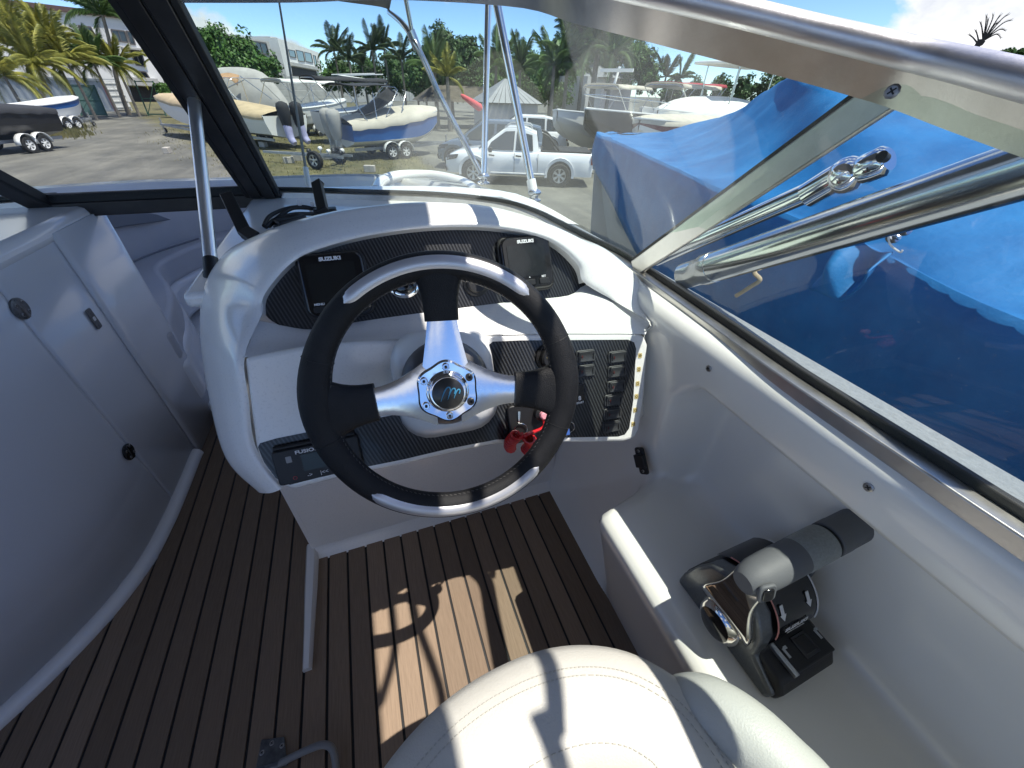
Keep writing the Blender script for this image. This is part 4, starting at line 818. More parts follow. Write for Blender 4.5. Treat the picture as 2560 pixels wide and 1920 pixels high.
gmask = N(t, 'ShaderNodeMapRange', inp={1: .75, 2: 1.02, 3: 0, 4: 1}); t.links.new(a3.outputs[0], gmask.inputs[0])
mx = N(t, 'ShaderNodeMixRGB'); t.links.new(gmask.outputs[0], mx.inputs[0]); t.links.new(gravel, mx.inputs[1]); t.links.new(grass, mx.inputs[2])
mu = N(t, 'ShaderNodeMixRGB', blend_type='MULTIPLY', inp={0: 1}); t.links.new(mx.outputs[0], mu.inputs[1]); t.links.new(fine, mu.inputs[2]); mu2 = N(t, 'ShaderNodeMixRGB', blend_type='MULTIPLY', inp={0: 1}); t.links.new(mu.outputs[0], mu2.inputs[1]); t.links.new(trk, mu2.inputs[2]); t.links.new(mu2.outputs[0], b.inputs['Base Color'])
bpn = N(t, 'ShaderNodeBump', inp={'Strength': .5, 'Distance': .05}); t.links.new(nz(9, 6, .8), bpn.inputs['Height']); t.links.new(bpn.outputs[0], b.inputs['Normal'])
tag(MB().add([(-900, -300, GZ), (900, -300, GZ), (900, 1500, GZ), (-900, 1500, GZ)], [(0, 1, 2, 3)]).obj('ground', gm), kind='structure')
def G(x, y): return P(x, y, z=GZ)
def gd(x, d):                                   # ground point on the column of photo pixel x, at distance d
    q = at(x, 300, d); return V((q.x, q.y, GZ))
# sparse dry grass tufts
GRS = mat('dry grass', (.11, .11, .035), .8, c2=(.20, .17, .07), vs=.5)
mb = MB()
for _ in range(6000):
    q = V((random.uniform(-13, 4), random.uniform(13, 40), GZ)); 
    if q.x + .42*q.y - 3.7 < random.uniform(-1.5, 2) or q.x > 3.4 or (q.x < -12): continue
    for _ in range(2):
        a = random.uniform(0, 6.28); h = random.uniform(.04, .11); w = .015; d = V((math.cos(a), math.sin(a), 0)); c = q + V((random.uniform(-.15, .15), random.uniform(-.15, .15), 0))
        mb.add([c-d*w, c+d*w, c + V((random.uniform(-.06, .06), random.uniform(-.06, .06), h))], [(0, 1, 2)])
for _ in range(2500):
    q = G(random.uniform(40, 190), random.uniform(312, 345)) + V((random.uniform(-1, 1), random.uniform(-1, 1), 0)); a = random.uniform(0, 6.28); d = V((math.cos(a), math.sin(a), 0))
    mb.add([q-d*.04, q+d*.04, q + V((0, 0, random.uniform(.1, .3)))], [(0, 1, 2)])
tag(mb.obj('dry_grass', GRS), 'thin dry grass scattered over the yard between the trailers', 'grass', kind='stuff')
# ================================================================== PLANTS
def leafmat(name, a, b_, vs=3):
    m = mat(name, a, .55, c2=b_, vs=vs, spec=.35); m.node_tree.nodes['Principled BSDF'].inputs['Transmission Weight'].default_value = 0
    return m
LF_D = leafmat('leaf dark', (.018, .045, .010), (.06, .125, .025), 1.2); LF_M = leafmat('leaf mid', (.022, .065, .010), (.085, .175, .03), 1.2)
FR_Y = leafmat('frond yellow', (.075, .105, .018), (.40, .37, .07), 1.6); FR_G = leafmat('frond green', (.03, .075, .018), (.12, .19, .05), .9); FR_D = leafmat('frond dark', (.02, .04, .014), (.06, .09, .03), .9)
BARK = mat('bark', (.12, .10, .075), .9, var=.3, vs=6, bump=.5, bs=20); PBARK = mat('palm bark', (.20, .18, .15), .9, var=.3, vs=8, bump=.5, bs=20)
def frond_mesh(name, Ln, droop, wid, m, seed):
    rnd = random.Random(seed); mb = MB(); pts = []
    for k in range(15):
        s = k/14; pts.append(V((Ln*(s*(1-.28*droop*s*s)), 0, Ln*(.28*s - droop*.75*s**2.2))))
    mb.tube(pts, [.035*(1-.85*k/14)*Ln/3 for k in range(15)], 4, False)
    for k in range(3, 96):
        s = k/96; i = min(13, int(s*14)); q = pts[i].lerp(pts[i+1], s*14-i); d = (pts[i+1]-pts[i]).normalized()
        l = wid*Ln*max(0, math.sin(math.pi*min(1, (.12+.88*s))))**.7*rnd.uniform(.8, 1.15) + .05
        for sd in (-1, 1):
            e = (V((0, sd, 0))*.8 + d*.75 + V((0, 0, -.25-.5*droop*s+rnd.uniform(-.2, .2)))).normalized(); w = .010*Ln/3+.002
            mb.add([q-d*w, q+d*w, q+e*l*.6+d*w*.7+V((0, 0, -.02)), q+e*l+V((0, 0, -.18*l))], [(0, 1, 2), (0, 2, 3)])
    me = bpy.data.meshes.new(name); me.from_pydata(mb.v, [], mb.f); me.materials.append(m); return me
FM = {k: [frond_mesh('frond', 3.0, dr, .21, m, i*7+j) for j, dr in enumerate((.25, .55, .9))] for i, (k, m) in enumerate((('y', FR_Y), ('g', FR_G), ('d', FR_D)))}
def palm(x, ybase, ycrown, dist, size, kind, label, n=15, lean=0, up=.0, group='palm trees around the yard', seed=0, trunk_r=.16):
    """palm whose crown centre sits at photo pixel (x, ycrown) at the given distance"""
    rnd = random.Random(seed+int(x)); c = at(x, ycrown, dist); base = V((c.x-lean, c.y, GZ))
    p = thing('palm_tree', label, 'palm', base, group); path = cr([base, base.lerp(c, .35) + V((-lean*.15, 0, 0)), base.lerp(c, .75), c], 5)
    MB().tube(path, [trunk_r*(1.25-.55*k/(len(path)-1)) for k in range(len(path))], 8).obj('trunk', PBARK, p, smooth=60)
    for k in range(n):
        el = rnd.choice([0, 0, 1, 1, 2]) if up < .5 else rnd.choice([0, 0, 1]); o = bpy.data.objects.new('frond', FM[kind][el]); COL.objects.link(o); o.parent = p; o.matrix_parent_inverse = p.matrix_basis.inverted()
        s = size/3*rnd.uniform(.8, 1.1); o.scale = (s, s, s); o.location = c
        o.rotation_euler = (0, -R(rnd.uniform(35, 72) if el == 0 else rnd.uniform(5, 38) if el == 1 else rnd.uniform(-25, 12)) - up*.3, k/n*2*math.pi*2.4 + rnd.uniform(-.3, .3))
    return p
def tree(lobes, dist, label, name='leafy_tree', mt=None, n=2600, leaf=.34, trunk=True, group='leafy trees around the yard', cat='tree', seed=1):
    rnd = random.Random(seed); mt = mt or LF_M; cs = [(at(x, y, dist*k), r*mpp(x, y, dist)) for x, y, r, k in lobes]
    mid = sum((c for c, _ in cs), V((0, 0, 0)))/len(cs); base = V((mid.x, mid.y, GZ)); p = thing(name, label, cat, base, group)
    mb = MB(); tot = sum(r*r for _, r in cs)
    for c, r in cs:
        sub = [(c + V((rnd.gauss(0, 1), rnd.gauss(0, 1), rnd.gauss(0, .8))).normalized()*r*rnd.uniform(.55, .92), r*rnd.uniform(.2, .36)) for _ in range(26)] + [(c, r*.7)]*3
        for k in range(int(2.6*n*r*r/tot)):
            cc, rr = rnd.choice(sub); v = V((rnd.gauss(0, 1), rnd.gauss(0, 1), rnd.gauss(0, 1))).normalized(); q = cc + v*rr*rnd.uniform(.6, 1.08)
            a = V((rnd.gauss(0, 1), rnd.gauss(0, 1), rnd.gauss(0, .6))).normalized(); nn = (v*.8 + V((0, 0, .5)) + V((rnd.gauss(0, .5), rnd.gauss(0, .5), rnd.gauss(0, .5)))).normalized(); u = nn.cross(a).normalized(); w = nn.cross(u); s = leaf*.62*rnd.uniform(.6, 1.3)
            mb.add([q-u*s*.5, q+w*s*.28, q+u*s*.5, q-w*s*.28], [(0, 1, 2, 3)])
    for c, r in cs:                                  # dense inner foliage so that the sky shows only near the rim
        rows = []
        for i in range(7):
            f_ = math.pi*i/6; rows.append([c + V((math.sin(f_)*math.cos(k*math.pi/5), math.sin(f_)*math.sin(k*math.pi/5), math.cos(f_)))*r*.62*rnd.uniform(.8, 1.15) for k in range(10)])
        mb.grid(rows, True)
    mb.obj('crown', mt, p)
    if trunk:
        tk = MB(); tk.tube(cr([base, base.lerp(mid, .3), mid], 4), [.035*dist/6+.12-.02*k for k in range(9)], 8)
        tk.obj('trunk', BARK, p, smooth=60)
        for c, r in cs[:5]: MB().tube([base.lerp(mid, .45), c], [.14, .05], 6).obj('limb', BARK, p, smooth=60)
    return p
# left cluster of coconut palms in front of the apartment block
palm(256, 0, 38, 56, 3.6, 'g', 'tall coconut palm rising in front of the white apartment block', 18, lean=1.4, seed=3)
for i, (x, y, d, s, k, lb) in enumerate(((40, 118, 50, 4.3, 'y', 'bushy yellowing palm at the far left edge'), (118, 110, 52, 4.0, 'y', 'yellow-green young palm over the grey container'), (165, 150, 50, 4.2, 'y', 'drooping yellow palm left of the tall palm'), (235, 160, 53, 3.6, 'g', 'low green palm at the tall palm\'s foot'), (292, 165, 54, 3.4, 'y', 'yellow palm hanging over the container doors'), (10, 190, 44, 3.6, 'y', 'low palm with brown fronds at the left frame edge'), (85, 160, 47, 3.8, 'y', 'yellow palm behind the small blue boat'))):
    palm(x, 0, y, d, s*.72, k, lb, 26, trunk_r=.10, seed=i*5, up=.35 if i in (0, 1, 3) else 0)
palm(392, 0, 152, 66, 2.8, 'y', 'small yellowing palm beside the dark post', 11, seed=71)
# royal palms in the middle
for i, (x, y, d, s) in enumerate(((835, 128, 62, 3.2), (872, 150, 60, 2.6), (930, 125, 62, 3.1), (960, 118, 64, 3.0), (1003, 148, 60, 2.8), (905, 165, 66, 2.6))):
    palm(x, 0, y, d, s, 'd', ('dark royal palm standing leftmost of the row behind the fence', 'short dark palm second from the left in the row', 'dark palm third in the row behind the fence', 'tallest dark palm at the right end of the row', 'dark palm just left of the curved tube', 'low palm filling the gap in the dark row')[i], 14, seed=100+i, trunk_r=.12)
palm(1085, 0, 170, 40, 2.6, 'g', 'green coconut palm in front of the round tree', 15, seed=33); palm(1118, 0, 192, 38, 2.3, 'y', 'yellowish low palm left of the steel pole', 13, seed=34)
palm(1240, 0, 160, 44, 3.0, 'g', 'pale palm seen between the two steel poles', 14, seed=36); palm(1300, 0, 175, 42, 2.8, 'g', 'pale palm right of the second steel pole', 14, seed=37)
palm(1495, 0, 118, 40, 4.0, 'g', 'large coconut palm in front of the pink house', 18, seed=38, trunk_r=.25); palm(1420, 0, 150, 40, 3.3, 'g', 'broad palm with hanging fronds left of the pink house', 17, seed=39)
palm(1665, 0, 192, 70, 3.4, 'd', 'small dark palm right of the pink house', 12, seed=40); palm(1700, 0, 196, 72, 3.2, 'g', 'small pale palm above the far hedge', 12, seed=41)
# leafy trees
tree([(470, 110, 62, 1), (540, 120, 66, 1), (610, 140, 62, 1.02), (665, 170, 42, 1), (480, 175, 62, .98), (560, 180, 62, .97), (630, 200, 48, .97), (440, 90, 35, 1)], 58, 'dense green tree left of the centre apartment block', n=5200, leaf=.55, seed=2)
tree([(1110, 125, 58, 1), (1160, 140, 50, 1), (1075, 150, 50, 1), (1130, 175, 66, .98), (1190, 180, 50, 1), (1060, 195, 45, .97)], 56, 'round dark tree behind the curved bimini tube', mt=LF_D, n=8200, leaf=.55, seed=3)
tree([(1400, 140, 50, 1), (1460, 115, 45, 1.02), (1545, 115, 48, 1), (1590, 150, 55, 1), (1620, 190, 40, 1), (1380, 190, 48, .98), (1440, 200, 45, .96), (1500, 150, 50, 1.0), (1430, 165, 50, 1.0), (1360, 215, 40, .97)], 60, 'big leafy tree around the pink house', mt=LF_M, n=10500, leaf=.5, seed=4)
tree([(1680, 235, 32, 1), (1740, 228, 34, 1), (1800, 225, 36, 1), (1860, 228, 38, 1), (1930, 222, 44, 1), (1990, 235, 44, .97), (2060, 225, 40, 1)], 66, 'long hedge of dark trees along the right skyline', 'tree_hedge', LF_D, 4200, .6, seed=5, cat='hedge')
tree([(2465, 158, 30, 1), (2520, 150, 36, 1), (2570, 152, 42, 1), (2620, 180, 40, 1)], 30, 'wind-clipped bush above the windshield rail at far right', 'clipped_bush', LF_M, 3600, .2, seed=6, cat='bush')
tree([(410, 225, 24, 1), (425, 245, 22, 1)], 52, 'round green bush beside the yard gate', 'round_bush', LF_M, 900, .3, seed=7, cat='bush', trunk=False)
tree([(860, 205, 34, 1), (930, 205, 34, 1), (1000, 205, 34, 1), (1050, 215, 30, 1)], 64, 'dark shrubs at the feet of the royal palms', 'shrub_row', LF_D, 2000, .45, seed=8, cat='shrubs', trunk=False)
tree([(1230, 215, 40, 1), (1290, 215, 46, 1), (1350, 225, 44, 1), (1400, 235, 36, 1)], 50, 'hazy green shrubs behind the kiosk', 'shrub_row', LF_M, 2600, .4, seed=9, cat='shrubs', trunk=False)
tree([(1250, 150, 42, 1), (1310, 165, 46, 1), (1365, 165, 44, 1), (1210, 175, 40, 1), (1280, 200, 46, .99), (1350, 205, 46, .99)], 62, 'green trees behind the kiosk, hazy through the dusty glass', 'leafy_tree', LF_M, 4200, .5, seed=14)
tree([(850, 175, 34, 1), (915, 170, 38, 1), (985, 172, 40, 1), (1040, 180, 36, 1)], 70, 'dark trees filling in behind the royal palms', 'leafy_tree', LF_D, 3400, .5, seed=15)
palm(1465, 0, 100, 41, 3.4, 'd', 'dark palm crown left of the big coconut palm', 16, seed=52); palm(1535, 0, 135, 39, 3.0, 'g', 'palm with drooping fronds over the pink house roof', 16, seed=53); palm(1385, 0, 165, 39, 2.8, 'g', 'green palm at the left of the big palm clump', 15, seed=54)
tree([(x, 193+random.uniform(-8, 8), random.uniform(30, 42), random.uniform(.97, 1.03)) for x in range(830, 1440, 52)], 74, 'long far line of green trees behind the yard', 'tree_hedge', LF_M, 6500, .55, seed=21, cat='hedge', trunk=False)
# lopsided wind-bent palm at the right
pb_ = at(2435, 128, 28); wp = thing('bent_palm', 'bare wind-bent palm against the clouds at top right', 'palm', V((pb_.x, pb_.y, GZ)), 'palm trees around the yard')
DRK = mat('dark dry frond', (.03, .028, .022), .8)
tp_ = [V((pb_.x, pb_.y, GZ)), pb_] + [at(x, y, 28) for x, y in ((2448, 115), (2458, 102))]
MB().tube(cr(tp_, 4), [.14]*4+[.10]*4+[.08]*5, 8).obj('trunk', DRK, wp, smooth=60)
for i, (x, y) in enumerate(((2425, 88), (2440, 78), (2452, 58), (2466, 42), (2482, 40), (2498, 42), (2515, 40), (2522, 52), (2510, 75), (2500, 92), (2470, 50), (2490, 60))):
    a = tp_[3] if i > 1 else tp_[2]; e = at(x, y, 28); m_ = a.lerp(e, .6) + V((0, 0, .12 if x > 2470 else .02)); pth = cr([a, m_, e], 7); fb_ = MB().tube(pth, [.03-.0016*k for k in range(len(pth))], 4)
    for k in range(3, len(pth)):
        d = (pth[k]-pth[k-1]).normalized()
        for s in (-1, 1): q = d.cross(V((0, 1, 0)))*s*.07 + d*.14; fb_.add([pth[k]-d*.03, pth[k]+d*.03, pth[k]+q], [(0, 1, 2)])
    fb_.obj('frond', DRK, wp)
# ================================================================== BUILDINGS
STUC = mat('white stucco', (.70, .69, .66), .9, var=.08, vs=.5, bump=.3, bs=4); STUG = mat('grey stucco', (.42, .41, .39), .9, var=.1, vs=.5); STUP = mat('pink stucco', (.50, .44, .42), .9, var=.08, vs=.6)
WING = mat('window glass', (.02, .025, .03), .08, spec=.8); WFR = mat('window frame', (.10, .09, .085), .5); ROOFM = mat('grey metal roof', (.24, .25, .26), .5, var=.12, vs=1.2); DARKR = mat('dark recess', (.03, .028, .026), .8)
def facade(A, B, zt, depth, name, label, mt, cat='building', zb=GZ):
    ex = (B-A); ex.z = 0; ex.normalize(); n = V((ex.y, -ex.x, 0))
    if n.dot(EYE-A) < 0: n = -n
    bl = thing(name, label, cat, V(((A.x+B.x)/2, (A.y+B.y)/2, zb)))
    MB().prism([V((A.x, A.y, zb)), V((B.x, B.y, zb)), V((B.x, B.y, zt)), V((A.x, A.y, zt))], -n, depth).obj('wall', mt, bl)
    return bl, (A, n), ex
def winq(bl, pl, quad, frame=.09, mull=1, m=None, nm='window'):
    q = [P(x, y, pl=pl) for x, y in quad]; n = pl[1]; up_ = V((0, 0, 1))
    w = MB()
    for a, b_ in zip(q, q[1:]+q[:1]): w.bar(a+n*.05, b_+n*.05, frame, .16, n)
    for k in range(mull): s = (k+1)/(mull+1); w.bar(q[0].lerp(q[1], s)+n*.04, q[3].lerp(q[2], s)+n*.04, frame*.8, .10, n)
    o = w.obj(nm, WFR, bl); MB().prism([a+n*.012 for a in q], n, .02).obj('pane', m or WING, o); return o
zt = 7.6
bA, plA, exA = facade(P(-90, 1, z=zt), P(372, 54, z=zt), zt, 12, 'apartment_block', 'large white apartment block behind the palms at left', STUC)
MB().bar(plA[0]+V((0, 0, .25)), P(372, 54, z=zt)+V((0, 0, .25)), .8, .5).obj('roof_edge', mat('brown fascia', (.10, .06, .055), .7), bA)
for qd, mu_ in (([(196, 64), (227, 68), (238, 95), (207, 92)], 1), ([(277, 74), (311, 78), (320, 106), (287, 102)], 1), ([(315, 78), (328, 80), (338, 112), (326, 110)], 0), ([(323, 126), (352, 130), (363, 166), (340, 162)], 1), ([(332, 176), (364, 180), (374, 196), (346, 193)], 1), ([(4, 44), (60, 50), (66, 78), (20, 74)], 1), ([(66, 51), (120, 57), (128, 84), (78, 80)], 1), ([(150, 110), (185, 114), (194, 142), (162, 138)], 1)):
    winq(bA, plA, qd, .14, mu_)
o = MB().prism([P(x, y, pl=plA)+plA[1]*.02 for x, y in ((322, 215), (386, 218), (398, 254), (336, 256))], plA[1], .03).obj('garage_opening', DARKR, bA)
MB().prism([P(x, y, pl=plA)+plA[1]*.02 for x, y in ((312, 192), (388, 196), (394, 216), (318, 213))], plA[1], .9).obj('balcony', STUG, bA, bevel=.03)
MB().prism([P(x, y, pl=plA)+plA[1]*.02 for x, y in ((300, 116), (352, 121), (354, 127), (302, 122))], plA[1], .8).obj('balcony', STUG, bA, bevel=.03)
zt = 8.2
bB, plB, exB = facade(P(693, 95, z=zt), P(796, 131, z=zt), zt, 9, 'apartment_block', 'white apartment block with four upper windows in the centre distance', STUC)
for qd in ([(720, 124), (736, 127), (740, 144), (724, 141)], [(739, 125), (757, 129), (762, 154), (745, 152)], [(760, 130), (777, 134), (782, 157), (764, 153)], [(782, 138), (788, 140), (793, 166), (787, 164)]): winq(bB, plB, qd, .12, 0)
MB().prism([P(x, y, pl=plB)+plB[1]*.02 for x, y in ((724, 155), (790, 168), (796, 176), (726, 164))], plB[1], .5).obj('canopy_slab', STUG, bB)
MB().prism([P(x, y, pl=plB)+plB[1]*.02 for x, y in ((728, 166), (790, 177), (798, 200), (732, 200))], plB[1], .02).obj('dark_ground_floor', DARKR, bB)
zt = 7.4
bC, plC, exC = facade(P(560, 83, z=zt), P(672, 104, z=zt), zt, 8, 'grey_house', 'grey flat-roofed building half hidden behind the dense green tree', STUG)
winq(bC, plC, [(598, 98), (664, 108), (672, 136), (610, 130)], .2, 3)
bC2, plC2, _ = facade(P(675, 91, z=8.6), P(694, 94, z=8.6), 8.6, 6, 'stair_tower', 'narrow grey stair tower left of the white block', STUG)
# concrete panel fence
fz = 2.2; fa, fbn = P(655, 186, z=fz), P(1060, 209, z=fz)
fn = thing('concrete_fence', 'grey concrete panel fence behind the boats', 'fence', V((fa.x, fa.y, GZ)))
FC = mat('fence concrete', (.36, .36, .35), .9, var=.15, vs=1)
for k in range(12):
    a, b_ = fa.lerp(fbn, k/12), fa.lerp(fbn, (k+.97)/12)
    for j in range(4): MB().bar(V((a.x, a.y, GZ+.47+.93*j)), V((b_.x, b_.y, GZ+.47+.93*j)), .12, .9).obj('panel', FC, fn, bevel=.03)
    MB().box(V((a.x, a.y, GZ+1.95)), (.35, .35, 3.95)).obj('post', FC, fn)
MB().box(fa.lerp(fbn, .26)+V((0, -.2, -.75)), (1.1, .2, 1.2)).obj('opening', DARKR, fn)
# pink house
hz = 2.75; hA, hB = P(1508, 193, z=hz), P(1583, 201, z=hz)
bH, plH, exH = facade(hA, hB, hz, 7, 'pink_house', 'small pink house with grey hip roof behind the right palms', STUP, 'house')
ap = (hA+hB)/2 - plH[1]*3.5; e_ = 1.0
c4 = [hA-exH*e_+plH[1]*e_, hB+exH*e_+plH[1]*e_, hB+exH*e_-plH[1]*8, hA-exH*e_-plH[1]*8]; r0, r1 = hA.lerp(hB, .3)-plH[1]*3.5+V((0, 0, 2.0)), hA.lerp(hB, .7)-plH[1]*3.5+V((0, 0, 2.0))
MB().add(c4+[r0, r1], [(0, 1, 5, 4), (1, 2, 5), (2, 3, 4, 5), (3, 0, 4), (0, 3, 2, 1)]).obj('roof', ROOFM, bH, solid=.12)
winq(bH, plH, [(1512, 208), (1520, 209), (1519, 226), (1511, 226)], .08, 0)
bH2, plH2, _ = facade(P(1470, 190, z=hz), P(1508, 193, z=hz), hz, 5, 'house_wing', 'shaded side wing of the pink house under the palm', STUG, 'house')
# kiosk with pyramid roof
kc = gd(1262, 34); kw = 2.3; kk = thing('kiosk', 'small kiosk with grey pyramid roof between the steel poles', 'kiosk', kc)
MB().box(kc+V((0, 0, 1.05)), (3.6, 3.6, 2.1)).obj('wall', STUG, kk)
for a in range(4):
    p0 = V((kw*math.cos(R(45+90*a)), kw*math.sin(R(45+90*a)), 0))*1.25; p1 = V((kw*math.cos(R(135+90*a)), kw*math.sin(R(135+90*a)), 0))*1.25; apx = V((0, 0, 1.35))
    for k in range(9):
        s0, s1 = k/9, (k+.9)/9; a0, a1 = p0.lerp(p1, s0), p0.lerp(p1, s1)
        mids = [apx.lerp(a0, .02), apx.lerp(a1, .02)]
        MB().add([kc+V((0, 0, 2.1))+q for q in (a0, a1, mids[1], mids[0])], [(0, 1, 2, 3)]).obj('roof_sheet', ROOFM, kk, solid=.04)
th_ = gd(1160, 42); tt_ = thing('shade_roof', 'low dark pitched shade roof left of the kiosk', 'roof', th_)
MB().add([th_+V(q) for q in ((-4, -2, 1.9), (4, -2, 1.9), (4, 3, 1.9), (-4, 3, 1.9), (-2.5, .5, 3.0), (2.5, .5, 3.0))], [(0, 1, 5, 4), (1, 2, 5), (2, 3, 4, 5), (3, 0, 4)]).obj('roof', mat('thatch', (.10, .085, .065), .95, var=.3, vs=3), tt_)
for x, y in ((-3.5, -1.6), (3.5, -1.6), (-3.5, 2.6), (3.5, 2.6)): MB().bar(th_+V((x, y, 0)), th_+V((x, y, 1.95)), .15, .15, (0, 1, 0)).obj('post', BARK, tt_)
# ---- shipping container
K = G(291, 279); cd = V((-.975, .22, 0)); cn = V((-.22, -.975, 0)); ct = thing('shipping_container', 'grey corrugated shipping container with white doors at left', 'container', K)
CGR = mat('container grey', (.30, .33, .35), .55, var=.12, vs=.8); CWH = mat('container white', (.66, .66, .64), .55, var=.1, vs=1); CRD = mat('container red', (.22, .045, .04), .55)
rows = []
for zf in (.18, 2.45):
    rw = []
    for k in range(72):
        u = k*12.0/72; dpt = (0, .05, .05, 0)[k % 4]; rw.append(K + cd*u + cn*(-dpt) + V((0, 0, zf)))
    rows.append(rw)
MB().grid(rows).obj('corrugated_side', CGR, ct)
for zf in (.09, 2.52): MB().bar(K+cd*0+V((0, 0, zf)), K+cd*12+V((0, 0, zf)), .14, .18).obj('side_rail', CGR, ct)
MB().prism([K+V((0, 0, 2.55)), K+cd*12+V((0, 0, 2.55)), K+cd*12-cn*2.4+V((0, 0, 2.55)), K-cn*2.4+V((0, 0, 2.55))], (0, 0, 1), .06).obj('roof', CGR, ct)
MB().bar(K+V((0, 0, 0)), K+V((0, 0, 2.6)), .16, .16, (0, 1, 0)).obj('corner_post', CRD, ct)
for k in range(2):
    a, b_ = K-cn*(.12+1.13*k), K-cn*(1.2+1.13*k); d_ = MB().prism([a+V((0, 0, .15)), b_+V((0, 0, .15)), b_+V((0, 0, 2.45)), a+V((0, 0, 2.45))], -cd, .05).obj('door', CWH, ct)
    for j in range(5): MB().bar(a-cd*.06+V((0, 0, .35+.48*j)), b_-cd*.06+V((0, 0, .35+.48*j)), .07, .09).obj('door_rib', CWH, d_)
MB().bar(K-cn*2.38, K-cn*2.38+V((0, 0, 2.6)), .14, .14, (0, 1, 0)).obj('corner_post', CWH, ct)
# green yard gate frames
GRN = mat('green paint', (.03, .09, .06), .6, var=.2, vs=2); MESH = mat('green mesh', (.08, .15, .13), .8)
for i, (pts, lb) in enumerate((((G(372, 290), 2.6), 'leaning green gate frame by the round bush'), ((G(205, 290), 2.2), 'green mesh panel leaning on the grey container'))):
    q, h_ = pts; g_ = thing('yard_gate', lb, 'gate', q)
    w_ = 1.6 if i == 0 else 2.0; ex_ = V((.9, -.2, 0)) if i == 0 else V((.97, -.2, 0)); tl = V((0, .35, 0))
    for s in (0, 1): MB().bar(q+ex_*w_*s, q+ex_*w_*s+tl+V((0, 0, h_)), .09, .09, (0, 1, 0)).obj('upright', GRN, g_)
    for s in (.05, .5, .97): MB().bar(q+tl*s+V((0, 0, h_*s)), q+ex_*w_+tl*s+V((0, 0, h_*s)), .07, .07).obj('crossbar', GRN, g_)
    MB().bar(q+V((0, 0, .1)), q+ex_*w_+tl+V((0, 0, h_*.95)), .05, .05).obj('brace', GRN, g_)
    if i == 1: MB().prism([q+V((0, 0, .1)), q+ex_*w_+V((0, 0, .1)), q+ex_*w_+tl+V((0, 0, h_*.95)), q+tl+V((0, 0, h_*.95))], (0, -1, 0), .02).obj('mesh', MESH, g_)
# ================================================================== BOATS ASHORE
TAN = mat('tan canvas', (.46, .36, .22), .9, var=.15, vs=2, bump=.6, bs=5); TAN2 = mat('pale canvas', (.50, .46, .38), .9, var=.12, vs=2, bump=.6, bs=5); GRYC = mat('grey tarp', (.36, .35, .33), .9, var=.15, vs=1.5, bump=.6, bs=4); BLKC = mat('black canvas', (.025, .026, .03), .85, bump=.5, bs=5)
WHC = mat('white canvas', (.66, .66, .62), .85, var=.08, vs=2, bump=.5, bs=5); HW = mat('boat white', (.72, .72, .70), .35); HBLU = mat('boat blue', (.015, .10, .32), .3); HBLK = mat('boat black', (.02, .02, .022), .3); HMAR = mat('boat maroon', (.12, .012, .02), .35); GALV = mat('galvanised', (.42, .43, .44), .45, .7, var=.15, vs=6)
TYRE = mat('tyre', (.018, .018, .018), .85, bump=.3, bs=40); RIMM = mat('rim', (.55, .55, .55), .35, .8)
def wheel(p, c, axis, r=.33, w=.2, spokes=5, white=False):
    o = MB().lathe([(r*.62, -w/2), (r*.93, -w/2), (r, -w*.32), (r, w*.32), (r*.93, w/2), (r*.62, w/2)], c, axis, 28, False).obj('wheel', TYRE, p, smooth=50)
    a = V(axis).normalized(); RM = HW if white else RIMM
    MB().lathe([(r*.63, -w*.42), (r*.63, w*.44), (r*.57, w*.44), (r*.55, w*.2)], c, axis, 28, False).obj('rim', RM, o, smooth=40)
    x = V((0, 0, 1)); y = a.cross(x).normalized(); x = y.cross(a); m_ = MB().lathe([(r*.17, w*.1), (r*.17, w*.36), (r*.05, w*.40)], c, axis, 14)
    for k in range(spokes):
        for dlt in (-.13, .13):
            t_ = 2*math.pi*k/spokes; m_.bar(c+a*w*.30+(x*math.cos(t_)+y*math.sin(t_))*r*.12, c+a*w*.36+(x*math.cos(t_+dlt)+y*math.sin(t_+dlt))*r*.6, r*.11, w*.10, a)
    m_.obj('spokes', RM, o); MB().lathe([(r*.56, w*.02), (r*.02, w*.02)], c, axis, 20, False).obj('brake', BLACK, o); return o
